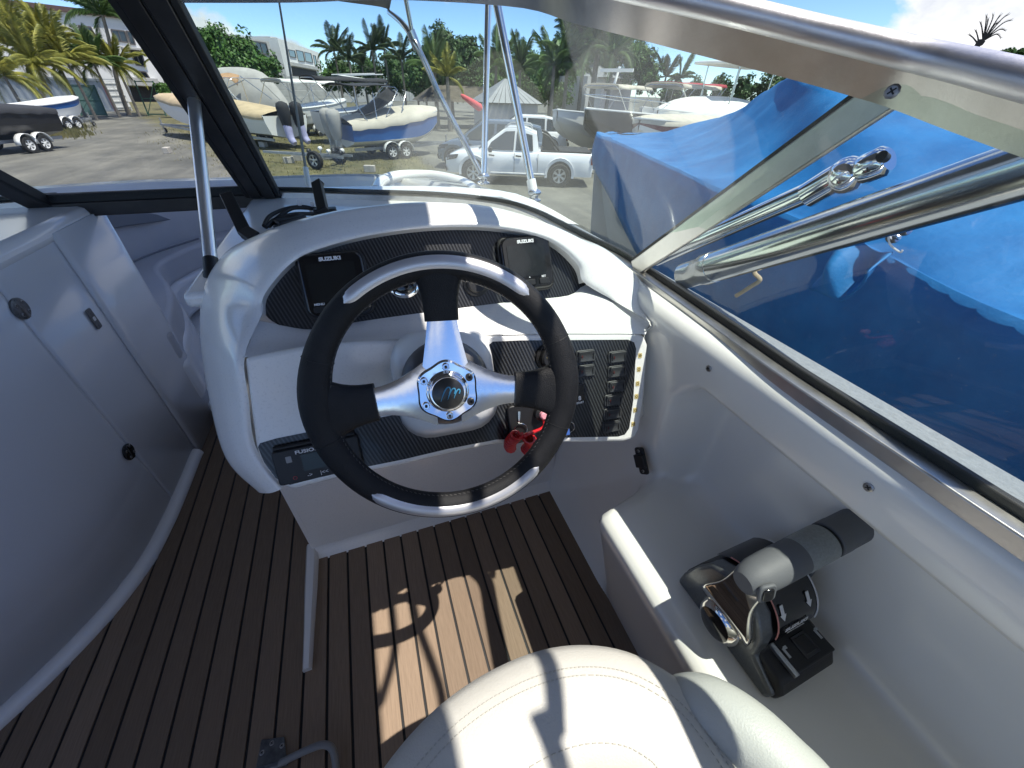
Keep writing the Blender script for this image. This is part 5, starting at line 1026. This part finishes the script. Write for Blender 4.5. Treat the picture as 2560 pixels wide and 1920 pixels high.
def hull_boat(stern, bow, beam, hs_, hb, name, label, mh, mlow, cover=None, ridge=.5, cat='boat', keel=.45, stripe=.5, trailer=True, motors=0, mcov=None, group='boats ashore in the yard', transom=0):
    d = bow-stern; Ln = d.length; d.normalize(); s_ = V((d.y, -d.x, 0)); p = thing(name, label, cat, stern.lerp(bow, .5), group)
    def pt(u, v, z): return stern + d*(Ln*u) + s_*v + V((0, 0, z))
    us = [k/14 for k in range(15)]
    def bw(u): return beam/2*(1 if u < .5 else math.sqrt(max(0.0004, 1-((u-.5)/.5)**2.3)))
    def sh(u): return hs_ + (hb-hs_)*max(0, u)**1.7
    def kl(u): return keel + (0 if u < .6 else (sh(u)-keel)*.75*((u-.6)/.4)**2)
    def sec(u, f): return bw(u)*f
    top, mid, low = [], [], []
    R_ = {'a': [], 'b': [], 'c': [], 'k': []}
    for u in us:
        z1, z0 = sh(u), kl(u); zm = z1 - (z1-z0)*stripe
        R_['a'].append(z1); R_['b'].append(zm); R_['c'].append(z0+(z1-z0)*.22); R_['k'].append(z0)
    def loop(nm, f): return [pt(u, bw(u)*f, R_[nm][i]) for i, u in enumerate(us)] , [pt(u, -bw(u)*f, R_[nm][i]) for i, u in enumerate(us)]
    a1, a2 = loop('a', 1); b1, b2 = loop('b', .96); c1, c2 = loop('c', .82); k1, k2 = loop('k', .01)
    m_ = MB().grid([a1, b1]).grid([a2, b2]); m_.fan([a1[0], b1[0], b2[0], a2[0]]); m_.obj('topsides', mh, p, smooth=40)
    m_ = MB().grid([b1, c1, k1]).grid([b2, c2, k2]); m_.fan([b1[0], c1[0], k1[0], k2[0], c2[0], b2[0]]); m_.obj('bottom', mlow, p, smooth=40)
    MB().tube(a1 + a2[::-1], .035, 6).obj('rub_rail', HW, p, smooth=60)
    if cover:
        rows = []
        for i, u in enumerate(us):
            rz = ridge*max(0, math.sin(math.pi*min(1, .08+.95*u)))**.6 + .06; w = bw(u)
            rows.append([pt(u, w*1.03, sh(u)-.16-.03*math.sin(i*2.1)), pt(u, w*1.04, sh(u)+.03), pt(u, w*.7, sh(u)+rz*.55+.03*math.sin(i*1.7)), pt(u, w*.25, sh(u)+rz*.95), pt(u, -w*.25, sh(u)+rz*.95), pt(u, -w*.7, sh(u)+rz*.55+.03*math.sin(i*1.3)), pt(u, -w*1.04, sh(u)+.03), pt(u, -w*1.03, sh(u)-.16-.03*math.sin(i*2.6))])
        MB().grid(rows).obj('cover', cover, p, smooth=180)
    else:
        MB().grid([[a + V((0, 0, -.02)) for a in a1], [a.lerp(b_, .5)+V((0, 0, .05)) for a, b_ in zip(a1, a2)], [a + V((0, 0, -.02)) for a in a2]]).obj('deck', HW, p, smooth=60)
    for k in range(motors):
        o_ = (k-(motors-1)/2)*.75; mm = mcov if mcov else HW
        MB().grid([[pt(-.45/Ln*1-(.30*math.cos(a)*f)/Ln, o_+.28*math.sin(a)*f, z) for a in [2*math.pi*j/12 for j in range(12)]] for f, z in ((.55, hs_-.55), (.8, hs_-.35), (1, hs_+.05), (1.05, hs_+.35), (.9, hs_+.52), (.3, hs_+.6))], True).obj('outboard_cover', mm, p, smooth=60)
        MB().bar(pt(-.45/Ln, o_, .35), pt(-.45/Ln, o_, hs_-.35), .16, .26, d).obj('outboard_leg', GALV, p, bevel=.03)
        MB().lathe([(.02, -.12), (.07, -.06), (.07, .1), (.03, .16)], pt(-.5/Ln, o_, .38), d, 10).obj('gearcase', GALV, p, smooth=50)
    if trailer:
        for v in (-beam*.33, beam*.33): MB().bar(pt(.02, v, .42), pt(.75, v*.9, .46), .08, .12).obj('trailer_rail', GALV, p)
        MB().bar(pt(.72, beam*.3, .45), pt(1.12, 0, .45), .07, .1).obj('drawbar', GALV, p); MB().bar(pt(.72, -beam*.3, .45), pt(1.12, 0, .45), .07, .1).obj('drawbar', GALV, p)
        MB().bar(pt(1.10, 0, .05), pt(1.10, 0, .8), .06, .06, d).obj('jockey_leg', GALV, p); wheel(p, pt(1.10, .06, .14), s_, .14, .08)
        for u in (.34, .34+.7/Ln):
            for sd in (-1, 1):
                wheel(p, pt(u, sd*beam*.52, .31), s_*sd, .31, .2, 6, white=True)
                MB().grid([[pt(u+(.40*math.cos(a))/Ln, sd*(beam*.52+o2), .33+.40*math.sin(a)) for a in [math.pi*k/8 for k in range(9)]] for o2 in (-.12, .12)]).obj('mudguard', HW, p, smooth=60, solid=.02)
    return p, pt, Ln, sh, bw
def hoops(p, pt, Ln, zt_, u0, u1, bm2, m_, sh, canvas=None, nm='bimini'):
    for u in (u0, (u0+u1)/2, u1):
        MB().tube([pt((u0+u1)/2+(u-(u0+u1)/2)*.3, bm2, sh(u)), pt(u, bm2*.95, zt_-.1), pt(u, bm2*.7, zt_), pt(u, -bm2*.7, zt_), pt(u, -bm2*.95, zt_-.1), pt((u0+u1)/2+(u-(u0+u1)/2)*.3, -bm2, sh(u))], .018, 6).obj('hoop', STEEL, p, smooth=60)
    if canvas: MB().grid([[pt(u0+(u1-u0)*i/8, bm2*s, zt_+.03+.07*(1-s*s)-.04*math.sin(math.pi*i/4)**2 - (.12 if abs(s) > .95 else 0)) for s in (-1.0, -.9, -.5, 0, .5, .9, 1.0)] for i in range(9)]).obj('canopy', canvas, p, smooth=180, solid=.02)
# blue hull with tan cover
B1 = hull_boat(gd(852, 22.3), gd(1092, 24.5), 2.3, 1.35, 1.95, 'covered_boat', 'blue and white boat under a tan cover with two covered outboards', HBLU, HW, TAN2, .42, stripe=.66, motors=2, mcov=GRYC)
p, pt, Ln, sh, bw = B1
hoops(p, pt, Ln, 2.75, .02, .5, .95, STEEL, sh)
MB().grid([[pt(.16+.34*i/6, v, sh(.3)+.3+1.0*(i/6)**1.5*(1-abs(v)*.25)) for v in (-.9, -.4, 0, .4, .9)] for i in range(7)]).obj('dark_windscreen_cover', BLKC, p, smooth=180, solid=.02)
MB().grid([[pt(.0+.42*i/6, v, 2.78+.06*(1-v*v)-.03*math.sin(i)) for v in (-1.05, -1.0, -.4, .4, 1.0, 1.05)] for i in range(7)]).obj('canopy', BLKC, p, smooth=180, solid=.03)
for v in (-.8, .8): MB().tube([pt(.5, v, sh(.5)), pt(.6, v*.95, 2.6), pt(.6, v*.5, 2.65)], .022, 6).obj('rail', STEEL, p, smooth=60)
# tan boat with tall grey tarp
B2 = hull_boat(gd(716, 26.5), gd(424, 36), 2.5, 1.45, 2.0, 'covered_boat', 'boat under a yellowish tan cover, black and lilac bags on its outboards', HW, HW, TAN, .38, stripe=.3, motors=2, mcov=BLKC)
p, pt, Ln, sh, bw = B2
hoops(p, pt, Ln, 2.9, .2, .55, 1.0, STEEL, sh)
LIL = mat('lilac cloth', (.36, .36, .55), .9, var=.15, vs=4, bump=.6, bs=8)
for o_ in (-.38, .38): MB().tube(cr([pt(-.45/Ln, o_, 1.3), pt(-.48/Ln, o_*1.05, .9), pt(-.55/Ln, o_*1.1, .5), pt(-.75/Ln, o_*1.1, .3)], 4), [.2, .21, .2, .2, .2, .19, .18, .18, .17, .17, .16, .15, .12], 12).obj('lilac_leg_cover', LIL, p, smooth=60)
# tall tarp tent behind
tq = [gd(535, 40), gd(600, 38.5), gd(690, 38), gd(735, 37.5)]; tpz = (3.0, 3.5, 3.3, 1.5)
tt2 = thing('tarped_cruiser', 'tall boat wrapped in a pale grey tarp with a brown sheet tied on top', 'boat', gd(630, 39), 'boats ashore in the yard')
rows = []
for i, (q, z) in enumerate(zip(tq, tpz)):
    bk = V((q.x, q.y, 0)).normalized()*3.0; rows.append([q + V((0, 0, .9)), q + V((0, 0, z*.62)) + bk*.06, q + V((0, 0, z*.93)) + bk*.25, q + V((0, 0, z)) + bk*.5, q + V((0, 0, z*.9)) + bk*.8, q + V((0, 0, .9)) + bk])
MB().grid(surf(rows, 4, 5)).obj('tarp', GRYC, tt2, smooth=180, solid=.03)
hl = [gd(470, 41), gd(735, 37.6)]; MB().prism([hl[0]+V((0, 0, .4)), hl[1]+V((0, 0, .4)), hl[1]+V((0, 0, 1.2)), hl[0]+V((0, 0, 1.5))], V((-.15, 1, 0)), 2.6).obj('hull', HW, tt2, bevel=.15)
for q in (tq[0], tq[2]): wheel(tt2, q + V((.3, -.1, .3)), (0, -1, 0), .3, .2)
MB().grid(surf([[at(x, y, 38.2-.35*k) for x, y in r_] for k, r_ in enumerate((((508, 183), (540, 186), (570, 182), (598, 188)), ((506, 192), (535, 200), (572, 188), (597, 196)), ((512, 200), (530, 214), (565, 194), (594, 214))))], 4, 4)).obj('brown_sheet', mat('brown sheet', (.36, .22, .12), .9, var=.2, vs=3, bump=.6, bs=6), tt2, smooth=180, solid=.02)
for a, b_ in (((520, 198), (618, 262)), ((600, 190), (680, 248)), ((525, 240), (610, 200))): MB().tube([at(*a, 37.5), at(*b_, 36.5)], .03, 6).obj('tie_pole', STEEL, tt2, smooth=60)
# left: black boat and small blue boat
B3 = hull_boat(gd(96, 31), gd(-200, 28), 2.1, 1.5, 1.8, 'black_boat', 'glossy black boat on a galvanised trailer at the left edge', HBLK, HBLK, BLKC, .15, stripe=.5, motors=0)
B4 = hull_boat(gd(62, 40), gd(214, 43), 2.0, 1.3, 1.7, 'small_boat', 'small white boat with blue gunwale on a trailer by the container', HBLU, HW, None, .3, stripe=.3, motors=0)
ne = thing('net_frame', 'thin net hanging on a yellow post beside the black boat', 'net', G(152, 318))
MB().bar(G(152, 318), G(152, 318)+V((-.35, 0, 1.9)), .10, .10, (0, 1, 0)).obj('post', mat('yellow post', (.5, .48, .2), .7), ne)
nb = MB()
for k in range(14):
    a = G(90+k*6, 322); nb.tube([a+V((0, 0, .0)), a+V((.1, 0, 1.7-.08*k))], .008, 3, False)
for k in range(9): nb.tube([G(90, 322)+V((0, 0, .2*k)), G(170, 322)+V((0, 0, .14*k))], .008, 3, False)
tag(nb.obj('net', mat('net cord', (.35, .36, .30), .9), ne), kind='stuff')
# boats behind the middle
B5 = hull_boat(gd(700, 33), gd(870, 36), 2.4, 1.5, 2.0, 'white_canopy_boat', 'boat under a white canopy between the tarp and the blue boat', HW, HW, None, stripe=.4)
p, pt, Ln, sh, bw = B5; hoops(p, pt, Ln, 2.9, .02, .75, 1.1, STEEL, sh, WHC)
B6 = hull_boat(gd(800, 29), gd(985, 31), 2.4, 1.5, 2.0, 'dark_canopy_boat', 'boat with a long dark canopy and rods behind the blue boat', HW, HW, None, stripe=.4)
p, pt, Ln, sh, bw = B6; hoops(p, pt, Ln, 3.05, -.05, .85, 1.1, STEEL, sh, BLKC)
for v, u in ((.6, .2), (-.2, .4)): MB().tube([pt(u, v, 3.2), pt(u+.55, v, 3.35)], .03, 6).obj('outrigger', HW, p, smooth=60)
MB().tube([pt(.3, .3, 3.2), pt(.75, .3, 3.05)], .03, 6).obj('outrigger', HW, p, smooth=60)
# boats on the right
B7 = hull_boat(gd(1600, 30), gd(1392, 21), 2.5, 1.75, 2.15, 'white_boat', 'white hull with its bow between the pickup and the black bow', HW, HW, None, stripe=.5, trailer=False); p, pt, Ln, sh, bw = B7
hoops(p, pt, Ln, 3.1, .15, .6, 1.0, STEEL, sh, TAN2)
MB().bar(pt(.45, 0, 3.2), pt(.42, 0, 3.9), .1, .1, (1, 0, 0)).obj('mast', HW, p); MB().bar(pt(.45, -.9, 3.75), pt(.45, .9, 3.75), .12, .14).obj('radar_bar', HW, p)
text('152', .42, fr(P(1650-0, 300, d=17), V((1, 0, 0)), V((0, -1, 0))) if False else fr(pt(.90, bw(.90)*1.0+.02, 1.55), -(B7[1](1, 0, 0)-B7[1](0, 0, 0)), V((-.3, -1, .15))), mat('dark number', (.03, .03, .04), .5), p, 'registration')
B8 = hull_boat(gd(1760, 30), gd(1462, 18.5), 2.5, 1.9, 2.3, 'black_hull_boat', 'boat with a black bow and white gunwale behind the blue cover', HBLK, HBLK, None, stripe=.6, trailer=False); p, pt, Ln, sh, bw = B8
MB().tube([pt(u, s_*bw(u)*.9, sh(u)+.45) for s_, u in ((1, .5), (1, .7), (1, .88), (1, .97), (-1, .97), (-1, .88), (-1, .7), (-1, .5))], .02, 6).obj('pulpit', STEEL, p, smooth=60)
hoops(p, pt, Ln, 3.2, .1, .5, 1.0, STEEL, sh, TAN2)
B9 = hull_boat(gd(1830, 27), gd(1600, 17.5), 2.4, 1.75, 2.1, 'maroon_boat', 'maroon and white boat right of the black bow', HMAR, HW, TAN2, .25, stripe=.45, trailer=False)
B10 = hull_boat(gd(1900, 30), gd(1640, 22), 2.6, 1.9, 2.3, 'white_cover_boat', 'boat under a loose white cover with white hardtop at right', HW, HW, WHC, .8, stripe=.45, trailer=False); p, pt, Ln, sh, bw = B10
MB().prism([pt(u, v, 4.0) for u, v in ((.15, -1), (.65, -1), (.68, 0), (.65, 1), (.15, 1))], (0, 0, 1), .12).obj('hardtop', HW, p, bevel=.05)
for u, v in ((.22, .9), (.22, -.9), (.55, .8), (.55, -.8)): MB().tube([pt(u, v, sh(u)), pt(u, v, 4.0)], .03, 6).obj('hardtop_leg', STEEL, p, smooth=60)
B11 = hull_boat(gd(1790, 36), gd(1600, 30), 2.6, 1.9, 2.2, 'red_canopy_boat', 'boat with a dark red canopy in the right middle distance', HW, HW, None, stripe=.4, trailer=False); p, pt, Ln, sh, bw = B11
hoops(p, pt, Ln, 3.4, .2, .8, 1.2, STEEL, sh, mat('red canvas', (.30, .02, .03), .8, bump=.5, bs=5))
um = thing('folded_parasol', 'folded red parasol leaning left of the steel poles', 'parasol', at(1178, 256, 26)*1); a, b_ = at(1152, 237, 26), at(1205, 273, 26)
MB().tube([a.lerp(b_, s) for s in (0, .1, .5, .9, 1)], [.05, .1, .16, .19, .08], 8).obj('cloth', mat('coral cloth', (.6, .09, .10), .8, bump=.5, bs=8), um, smooth=50)
MB().tube([b_, V((b_.x+1.0, b_.y, GZ))], .03, 6).obj('pole', STEEL, um)
# ================================================================== VEHICLES
def car(c, d, name, label, mp_, pickup=True, cat='pickup', Ln=5.3, Wd=1.86, Ht=1.78):
    d = V(d).normalized(); s_ = V((d.y, -d.x, 0)); p = thing(name, label, cat, c, 'vehicles parked in the yard')
    def pt(u, v, z): return c + d*u + s_*v + V((0, 0, z))
    h = Ln/2
    # lower body: stations along the length (u, top z, half width), wheel arches left open below
    st = [(-h, .72, .84), (-h+.06, 1.06, .88), (-h+.5, 1.07, .91), (-.55, 1.07, .92), (.5, 1.05, .93), (1.15, 1.08, .92), (1.6, 1.05, .91), (h-.45, .98, .88), (h-.12, .86, .78), (h, .68, .66)] if pickup else [(-h, .7, .8), (-h+.08, 1.1, .88), (-h+.6, 1.12, .92), (-.5, 1.1, .93), (.5, 1.08, .93), (1.15, 1.1, .92), (1.6, 1.06, .91), (h-.45, .98, .88), (h-.12, .86, .78), (h, .68, .66)]
    rows = [[pt(u, w*.96, .34), pt(u, w, .5), pt(u, w*1.01, .78), pt(u, w*.97, z-.05), pt(u, w*.90, z), pt(u, 0, z+.015), pt(u, -w*.90, z), pt(u, -w*.97, z-.05), pt(u, -w*1.01, .78), pt(u, -w, .5), pt(u, -w*.96, .34)] for u, z, w in st]
    m_ = MB().grid(rows); m_.fan(rows[0]); m_.fan(rows[-1]); m_.obj('body', mp_, p, smooth=50)
    # cabin
    cb = [(-.72, 1.05, .80), (-.60, 1.62, .66), (-.1, Ht, .64), (.45, Ht-.01, .64), (1.0, 1.42, .70), (1.42, 1.07, .80)] if pickup else [(-2.2, 1.08, .8), (-2.0, 1.6, .66), (-1.0, Ht, .64), (.35, Ht, .64), (.95, 1.42, .7), (1.4, 1.08, .8)]
    rows = [[pt(u, .86, 1.02)] + [pt(u, w, z-.04), pt(u, w*.9, z), pt(u, 0, z+.02), pt(u, -w*.9, z), pt(u, -w, z-.04)] + [pt(u, -.86, 1.02)] for u, z, w in cb]
    m_ = MB().grid(rows); m_.fan(rows[0]); m_.obj('cabin', mp_, p, smooth=40)
    GLS = mat('car glass', (.02, .028, .03), .06, spec=.8)
    for sd in (-1, 1):
        wins = [[(-.5, 1.10), (-.45, 1.56), (.08, 1.66), (.12, 1.10)], [(.19, 1.10), (.16, 1.66), (.48, 1.64), (.98, 1.32), (1.12, 1.10)]] if pickup else [[(-1.95, 1.16), (-1.85, 1.56), (-1.2, 1.66), (-1.2, 1.14)], [(-1.1, 1.14), (-1.08, 1.66), (-.2, 1.67), (-.16, 1.12)], [(-.06, 1.12), (-.1, 1.67), (.4, 1.65), (.98, 1.32), (1.12, 1.10)]]
        for wn in wins:
            MB().prism([pt(u, sd*(.868-(z-1.02)*.29), z) for u, z in wn], s_*sd, .018).obj('side_window', GLS, p, bevel=.01)
        if True:
            for u in (-.0, .95):
                MB().bar(pt(u-.09 if pickup else u-.1, sd*.945, .93), pt(u+.11 if pickup else u+.1, sd*.945, .945), .03, .045).obj('door_handle', BLACK, p, bevel=.01)
            for u in ((-.68, .155, 1.27) if pickup else (-1.15, -.1, 1.27)): MB().bar(pt(u, sd*.938, .45), pt(u, sd*.925, 1.04), .012, .012, d).obj('door_seam', BLACK, p)
        MB().grid(surf([[pt(h-.10, sd*.56, .86), pt(h-.14, sd*.74, .88), pt(h-.5, sd*.885, .93)], [pt(h-.03, sd*.56, .72), pt(h-.08, sd*.76, .72), pt(h-.42, sd*.905, .80)]], 3, 3)).obj('headlight', GLOSSBLACK, p, smooth=60, solid=.03)
        MB().bar(pt(h-.06, sd*.60, .74), pt(h-.2, sd*.80, .76), .03, .04).obj('headlight_trim', CHROME, p)
        MB().box(pt(-h+.03, sd*.86, .9), (.10, .10, .32), M.Rotation(math.atan2(d.y, d.x), 3, 'Z')).obj('tail_light', mat('tail light', (.18, .01, .012), .2), p, bevel=.01)
        MB().bar(pt(1.0, sd*.95, 1.10), pt(1.0, sd*1.12, 1.12), .12, .16).obj('mirror', mp_ if not pickup else BLACK, p, bevel=.03)
        MB().tube([pt(-1.0, sd*.92, .38), pt(1.0, sd*.92, .38)], .05, 8).obj('side_step', GALV if pickup else BLACK, p, smooth=50)
        if pickup: MB().tube([pt(-.45, sd*.60, 1.74), pt(-.35, sd*.60, 1.83), pt(.35, sd*.60, 1.84), pt(.5, sd*.60, 1.76)], .02, 6).obj('roof_rail', GALV, p, smooth=50)
        for u in (1.62, -1.48):
            MB().grid([[pt(u+(r_*math.cos(a)), sd*(.93+o2), .40+r_*math.sin(a)) for a in [R(-12)+R(204)*k/12 for k in range(13)]] for r_, o2 in ((.54, -.03), (.53, .035), (.44, .02), (.43, -.10))]).obj('wheel_arch', mp_, p, smooth=40)
            MB().lathe([(.43, 0), (.43, -.25), (.02, -.25)], pt(u, sd*.955, .39), s_*sd, 24, False).obj('wheel_well', DARKR, p)
            MB().lathe([(.432, 0), (.02, 0)], pt(u, sd*.945, .39), s_*sd, 24, False).obj('wheel_well_face', DARKR, p)
            wheel(p, pt(u, sd*.90, .375), s_*sd, .375, .24, 6)
    ws_ = [pt(1.43, .72, 1.10), pt(1.43, -.72, 1.10), pt(.52, -.58, 1.745), pt(.52, .58, 1.745)]
    MB().prism(ws_, V((d.x*.6, d.y*.6, .8)), .02).obj('windscreen', GLS, p)
    MB().prism([pt(h+.005, .52, .62), pt(h+.005, -.52, .62), pt(h-.10, -.52, .85), pt(h-.10, .52, .85)], d, .02).obj('grille', GLOSSBLACK, p); MB().bar(pt(h-.02, .6, .60), pt(h-.02, -.6, .60), .06, .10).obj('bumper_bar', CHROME if pickup else BLACK, p, bevel=.02)
    MB().prism([pt(h-.02, .7, .36), pt(h-.02, -.7, .36), pt(h-.0, -.7, .52), pt(h-.0, .7, .52)], d, .03).obj('lower_grille', BLACK, p)
    for sd in (-1, 1): MB().lathe([(.09, 0), (.09, .02), (.06, .025)], pt(h-.04, sd*.66, .46), d + s_*sd*.5, 14).obj('fog_lamp', RIMM, p, smooth=40)
    if pickup:
        MB().prism([pt(-h+.10, .80, 1.075), pt(-h+.10, -.80, 1.075), pt(-.78, -.80, 1.075), pt(-.78, .80, 1.075)], (0, 0, 1), .05).obj('bed_cover', BLKC, p, bevel=.01)
        for sd in (-1, 1): MB().tube(cr([pt(-.80, sd*.66, 1.62), pt(-1.05, sd*.70, 1.5), pt(-1.45, sd*.76, 1.10)], 6), .04, 8).obj('sports_bar', BLACK, p, smooth=50)
        MB().prism([pt(-.82, .66, 1.10), pt(-1.35, .74, 1.10), pt(-.84, .62, 1.58)], s_, -.03).obj('sail_panel', BLACK, p)
        MB().prism([pt(-.82, -.66, 1.10), pt(-1.35, -.74, 1.10), pt(-.84, -.62, 1.58)], s_, .03).obj('sail_panel', BLACK, p)
    MB().box(pt(-h-.05, 0, .55), (.12, 1.6, .14), M.Rotation(math.atan2(d.y, d.x), 3, 'Z')).obj('rear_bumper', CHROME if pickup else BLACK, p, bevel=.03)
    return p
rr_, rf_ = G(1395, 468), G(1195, 460)
dcar = (rf_-rr_).normalized(); scar = V((dcar.y, -dcar.x, 0))
if scar.dot(EYE-rr_) < 0: scar = -scar
CARW = mat('white car paint', (.72, .73, .74), .22, coat=.6); CARB = mat('slate blue car paint', (.12, .16, .21), .25, .3, coat=.6)
car(rr_ + dcar*1.48 - scar*.93, dcar, 'pickup_truck', 'white double cab pickup seen through the windshield', CARW)
car(rr_ + dcar*2.7 - scar*4.0, dcar, 'parked_car', 'slate blue off-road car just behind the white pickup', CARB, False, 'car', Ln=4.7)
car(rr_ + dcar*1.5 - scar*9.5, dcar, 'parked_car', 'pale van-like car behind the slate blue car', CARW, False, 'car', Ln=4.7)
# empty trailer in the grass
tr_ = thing('empty_trailer', 'small empty boat trailer with rollers in the dry grass', 'trailer', G(820, 420))
w1, w2 = G(793, 424)+V((0, 0, .33)), G(852, 411)+V((0, 0, .33)); ta_ = (w2-w1).normalized(); td = V((ta_.y, -ta_.x, 0)); td = td if td.x < 0 else -td
wheel(tr_, w1, -ta_, .33, .2, 5); wheel(tr_, w2, ta_, .33, .2, 5)
MB().bar(w1, w2, .08, .08).obj('axle', GALV, tr_)
for s in (.3, .7): MB().bar(w1.lerp(w2, s)-td*1.0+V((0, 0, .1)), w1.lerp(w2, .5)+td*3.2+V((0, 0, .05)), .07, .08).obj('rail', GALV, tr_)
for k in range(7):
    q = w1.lerp(w2, .15+.7*random.random()) + td*random.uniform(-1.1, .6) + V((0, 0, .28)); MB().lathe([(.05, -.09), (.08, -.05), (.08, .05), (.05, .09)], q, ta_, 10).obj('roller', HW if k % 2 else BLACK, tr_, smooth=50)
    MB().bar(q, q-V((0, 0, .22)), .04, .04, (0, 1, 0)).obj('roller_bracket', GALV, tr_)
# small items on the ground
STONE = mat('concrete block', (.42, .39, .34), .9, var=.2, vs=6)
for x, y, lb in ((421, 383, 'single concrete block lying on the gravel left of the dark post'), (724, 408, 'concrete block left of the empty trailer'), (745, 402, 'smaller block right beside the trailer blocks'), (660, 368, 'block in the grass behind the trailer drawbar'), (926, 430, 'wooden block in front of the blue boat')):
    q = G(x, y); tag(MB().box(q+V((0, 0, .12)), (.42, .22, .24), M.Rotation(random.uniform(0, 3), 3, 'Z')).obj('concrete_block', STONE, bevel=.015), lb, 'block', 'loose blocks on the ground')
# whip antenna on our own bow
wa = P(772, 470, z=.88); wb = P(697, 0, Y=wa.y+.25); an = thing('whip_antenna', 'thin whip antenna standing on our foredeck left of centre', 'antenna', wa)
MB().tube([wa, wa.lerp(wb, 1.2)], [.006, .003], 6).obj('whip', mat('whip grey', (.22, .21, .19), .5), an); MB().tube([wa, wa.lerp(wb, .12)], .010, 8).obj('base', WHITE2, an, smooth=50)
# ================================================================== NEIGHBOUR BOAT UNDER THE BLUE COVER
BLC = mat('blue boat cover', (.003, .125, .37), .66, var=.2, vs=3.5, bump=.6, bs=30, spec=.3, c2=(.012, .165, .42)); NHL = mat('neighbour hull', (.34, .37, .38), .4, var=.05, vs=3)
nb_ = thing('blue_covered_boat', 'large neighbouring boat under a bright blue cover, close on starboard', 'boat', (3.2, 2.4, GZ))
zg = .72
gpx = [(1491, 334), (1545, 354), (1620, 388), (1700, 424), (1783, 463), (1893, 505), (2183, 622), (2560, 800)]
gw = [P(x, y, z=zg+.10*(1-i/7)) for i, (x, y) in enumerate(gpx)]
gw += [V((gw[-1].x+.02, gw[-1].y-.8, zg)), V((gw[-1].x+.05, gw[-1].y-2.4, zg))]
rdg = [(1491, 330), (1570, 331), (1660, 328), (1750, 307), (1835, 278), (1934, 220), (2040, 186), (2420, 222)]
rd = []
for i, (x, y) in enumerate(rdg):
    rd.append(P(x, y, d=(P(*gpx[0], z=zg+.1)-EYE).dot(cF)*(1-.012*i) - .0*i))
rd = [P(1491, 331, Y=gw[0].y)] + [P(x, y, Y=Y_) for (x, y), Y_ in zip(rdg[1:], (5.3, 4.9, 4.3, 3.7, 3.1, 2.4, 1.7))] + []
rd += [V((rd[-1].x-.1, .3, rd[-1].z)), V((rd[-1].x-.1, -1.8, rd[-1].z))]
r1 = [a.lerp(b_, .30)+V((0, 0, .02*(b_.z-a.z))) for a, b_ in zip(gw, rd)]; r2 = [a.lerp(b_, .68)+V((0, 0, .16*(b_.z-a.z))) for a, b_ in zip(gw, rd)]
far = [V((b_.x+(b_.x-a.x)*.9+.02, b_.y, a.z)) for a, b_ in zip(gw, rd)]; r3 = [b_.lerp(f_, .5)+V((0, 0, .2*(b_.z-f_.z))) for b_, f_ in zip(rd, far)]
from mathutils import noise as mno
cg = surf([gw, r1, r2, rd, r3, far], 14, 12)
for r_ in cg[1:]:
    for q in r_:
        w_ = mno.noise(V((q.x*1.3, q.y*.8, q.z*1.5)))*.035 + (abs(mno.noise(V((q.x*3.2+q.y*2.2, q.y*.7, 3)))))*-.035 + mno.noise(V((q.x*7, q.y*5, 9)))*.006
        q.z += w_
MB().grid(cg).obj('cover', BLC, nb_, smooth=180)
# hanging skirt of the cover and hull below
def inw(i, q, k):                                  # towards the neighbour's centreline
    c = rd[i] if i < len(rd) else rd[-1]; d_ = V((c.x-q.x, (c.y-q.y)*.3, 0)); return d_*k
drop = [.36, .56, .78, .86, .84, .80, .80, .80, .80, .80]
sk = [[q + V((0, 0, .0)) for q in gw], [q + inw(i, q, .01) + V((-.03, 0, -dr*.5)) for i, (q, dr) in enumerate(zip(gw, drop))], [q + inw(i, q, .04) + V((-.01, -.05 if i == 0 else 0, -dr)) for i, (q, dr) in enumerate(zip(gw, drop))]]
MB().grid(surf(sk, 6, 3)).obj('skirt', BLC, nb_, smooth=180, solid=.006)
hh = [[q + inw(i, q, k1+k2*.0) + V((.12*max(0, 2-i)*k1, -.9*k1*max(0, 2-i)/2, dz)) for i, q in enumerate(gw)] for k1, k2, dz in ((.08, 0, -.02), (.2, 0, -.55), (.36, 0, -1.0), (.6, 0, -1.45), (.97, 0, -1.85))]
MB().grid(surf(hh, 5, 3)).obj('hull', NHL, nb_, smooth=180)
fh_ = [[V((2*c.x-q.x, q.y, q.z)) for q, c in zip(r_, rd)] for r_ in hh]
MB().grid(fh_).obj('far_hull_side', NHL, nb_, smooth=60)
# loose laced flap with eyelets
fl0 = [P(x, y, X=1.02) for x, y in ((2085, 592), (2140, 598), (2190, 628), (2232, 632))]; fl1 = [P(x, y, X=.99) for x, y in ((2058, 660), (2100, 665), (2150, 680), (2205, 672))]; fl2 = [P(x, y, X=.96) for x, y in ((2022, 722), (2075, 742), (2105, 752), (2165, 705))]
fp = thing('cover_flap', 'loose blue cloth flap hanging below the laced eyelets', 'flap', fl2[1]); MB().grid(surf([fl0, [q + V((-.04 if i % 2 else .03, 0, 0)) for i, q in enumerate(fl1)], fl2], 6, 5)).obj('cloth', BLC, fp, smooth=180, solid=.004)
for x, y in ((2175, 574), (2222, 577), (2260, 577), (2210, 560), (2257, 557), (2232, 596)):
    q = P(x, y, X=1.03); MB().lathe([(.006, .0), (.0125, .002), (.0125, .004), (.006, .006)], q, V((-.6, -.3, .6)), 14).obj('eyelet', CHROME, fp, smooth=40)
MB().tube(cr([P(x, y, X=1.02) for x, y in ((2120, 585), (2170, 588), (2215, 580), (2225, 610), (2250, 630), (2256, 625))], 5), .002, 5).obj('lace', WTXT, fp)
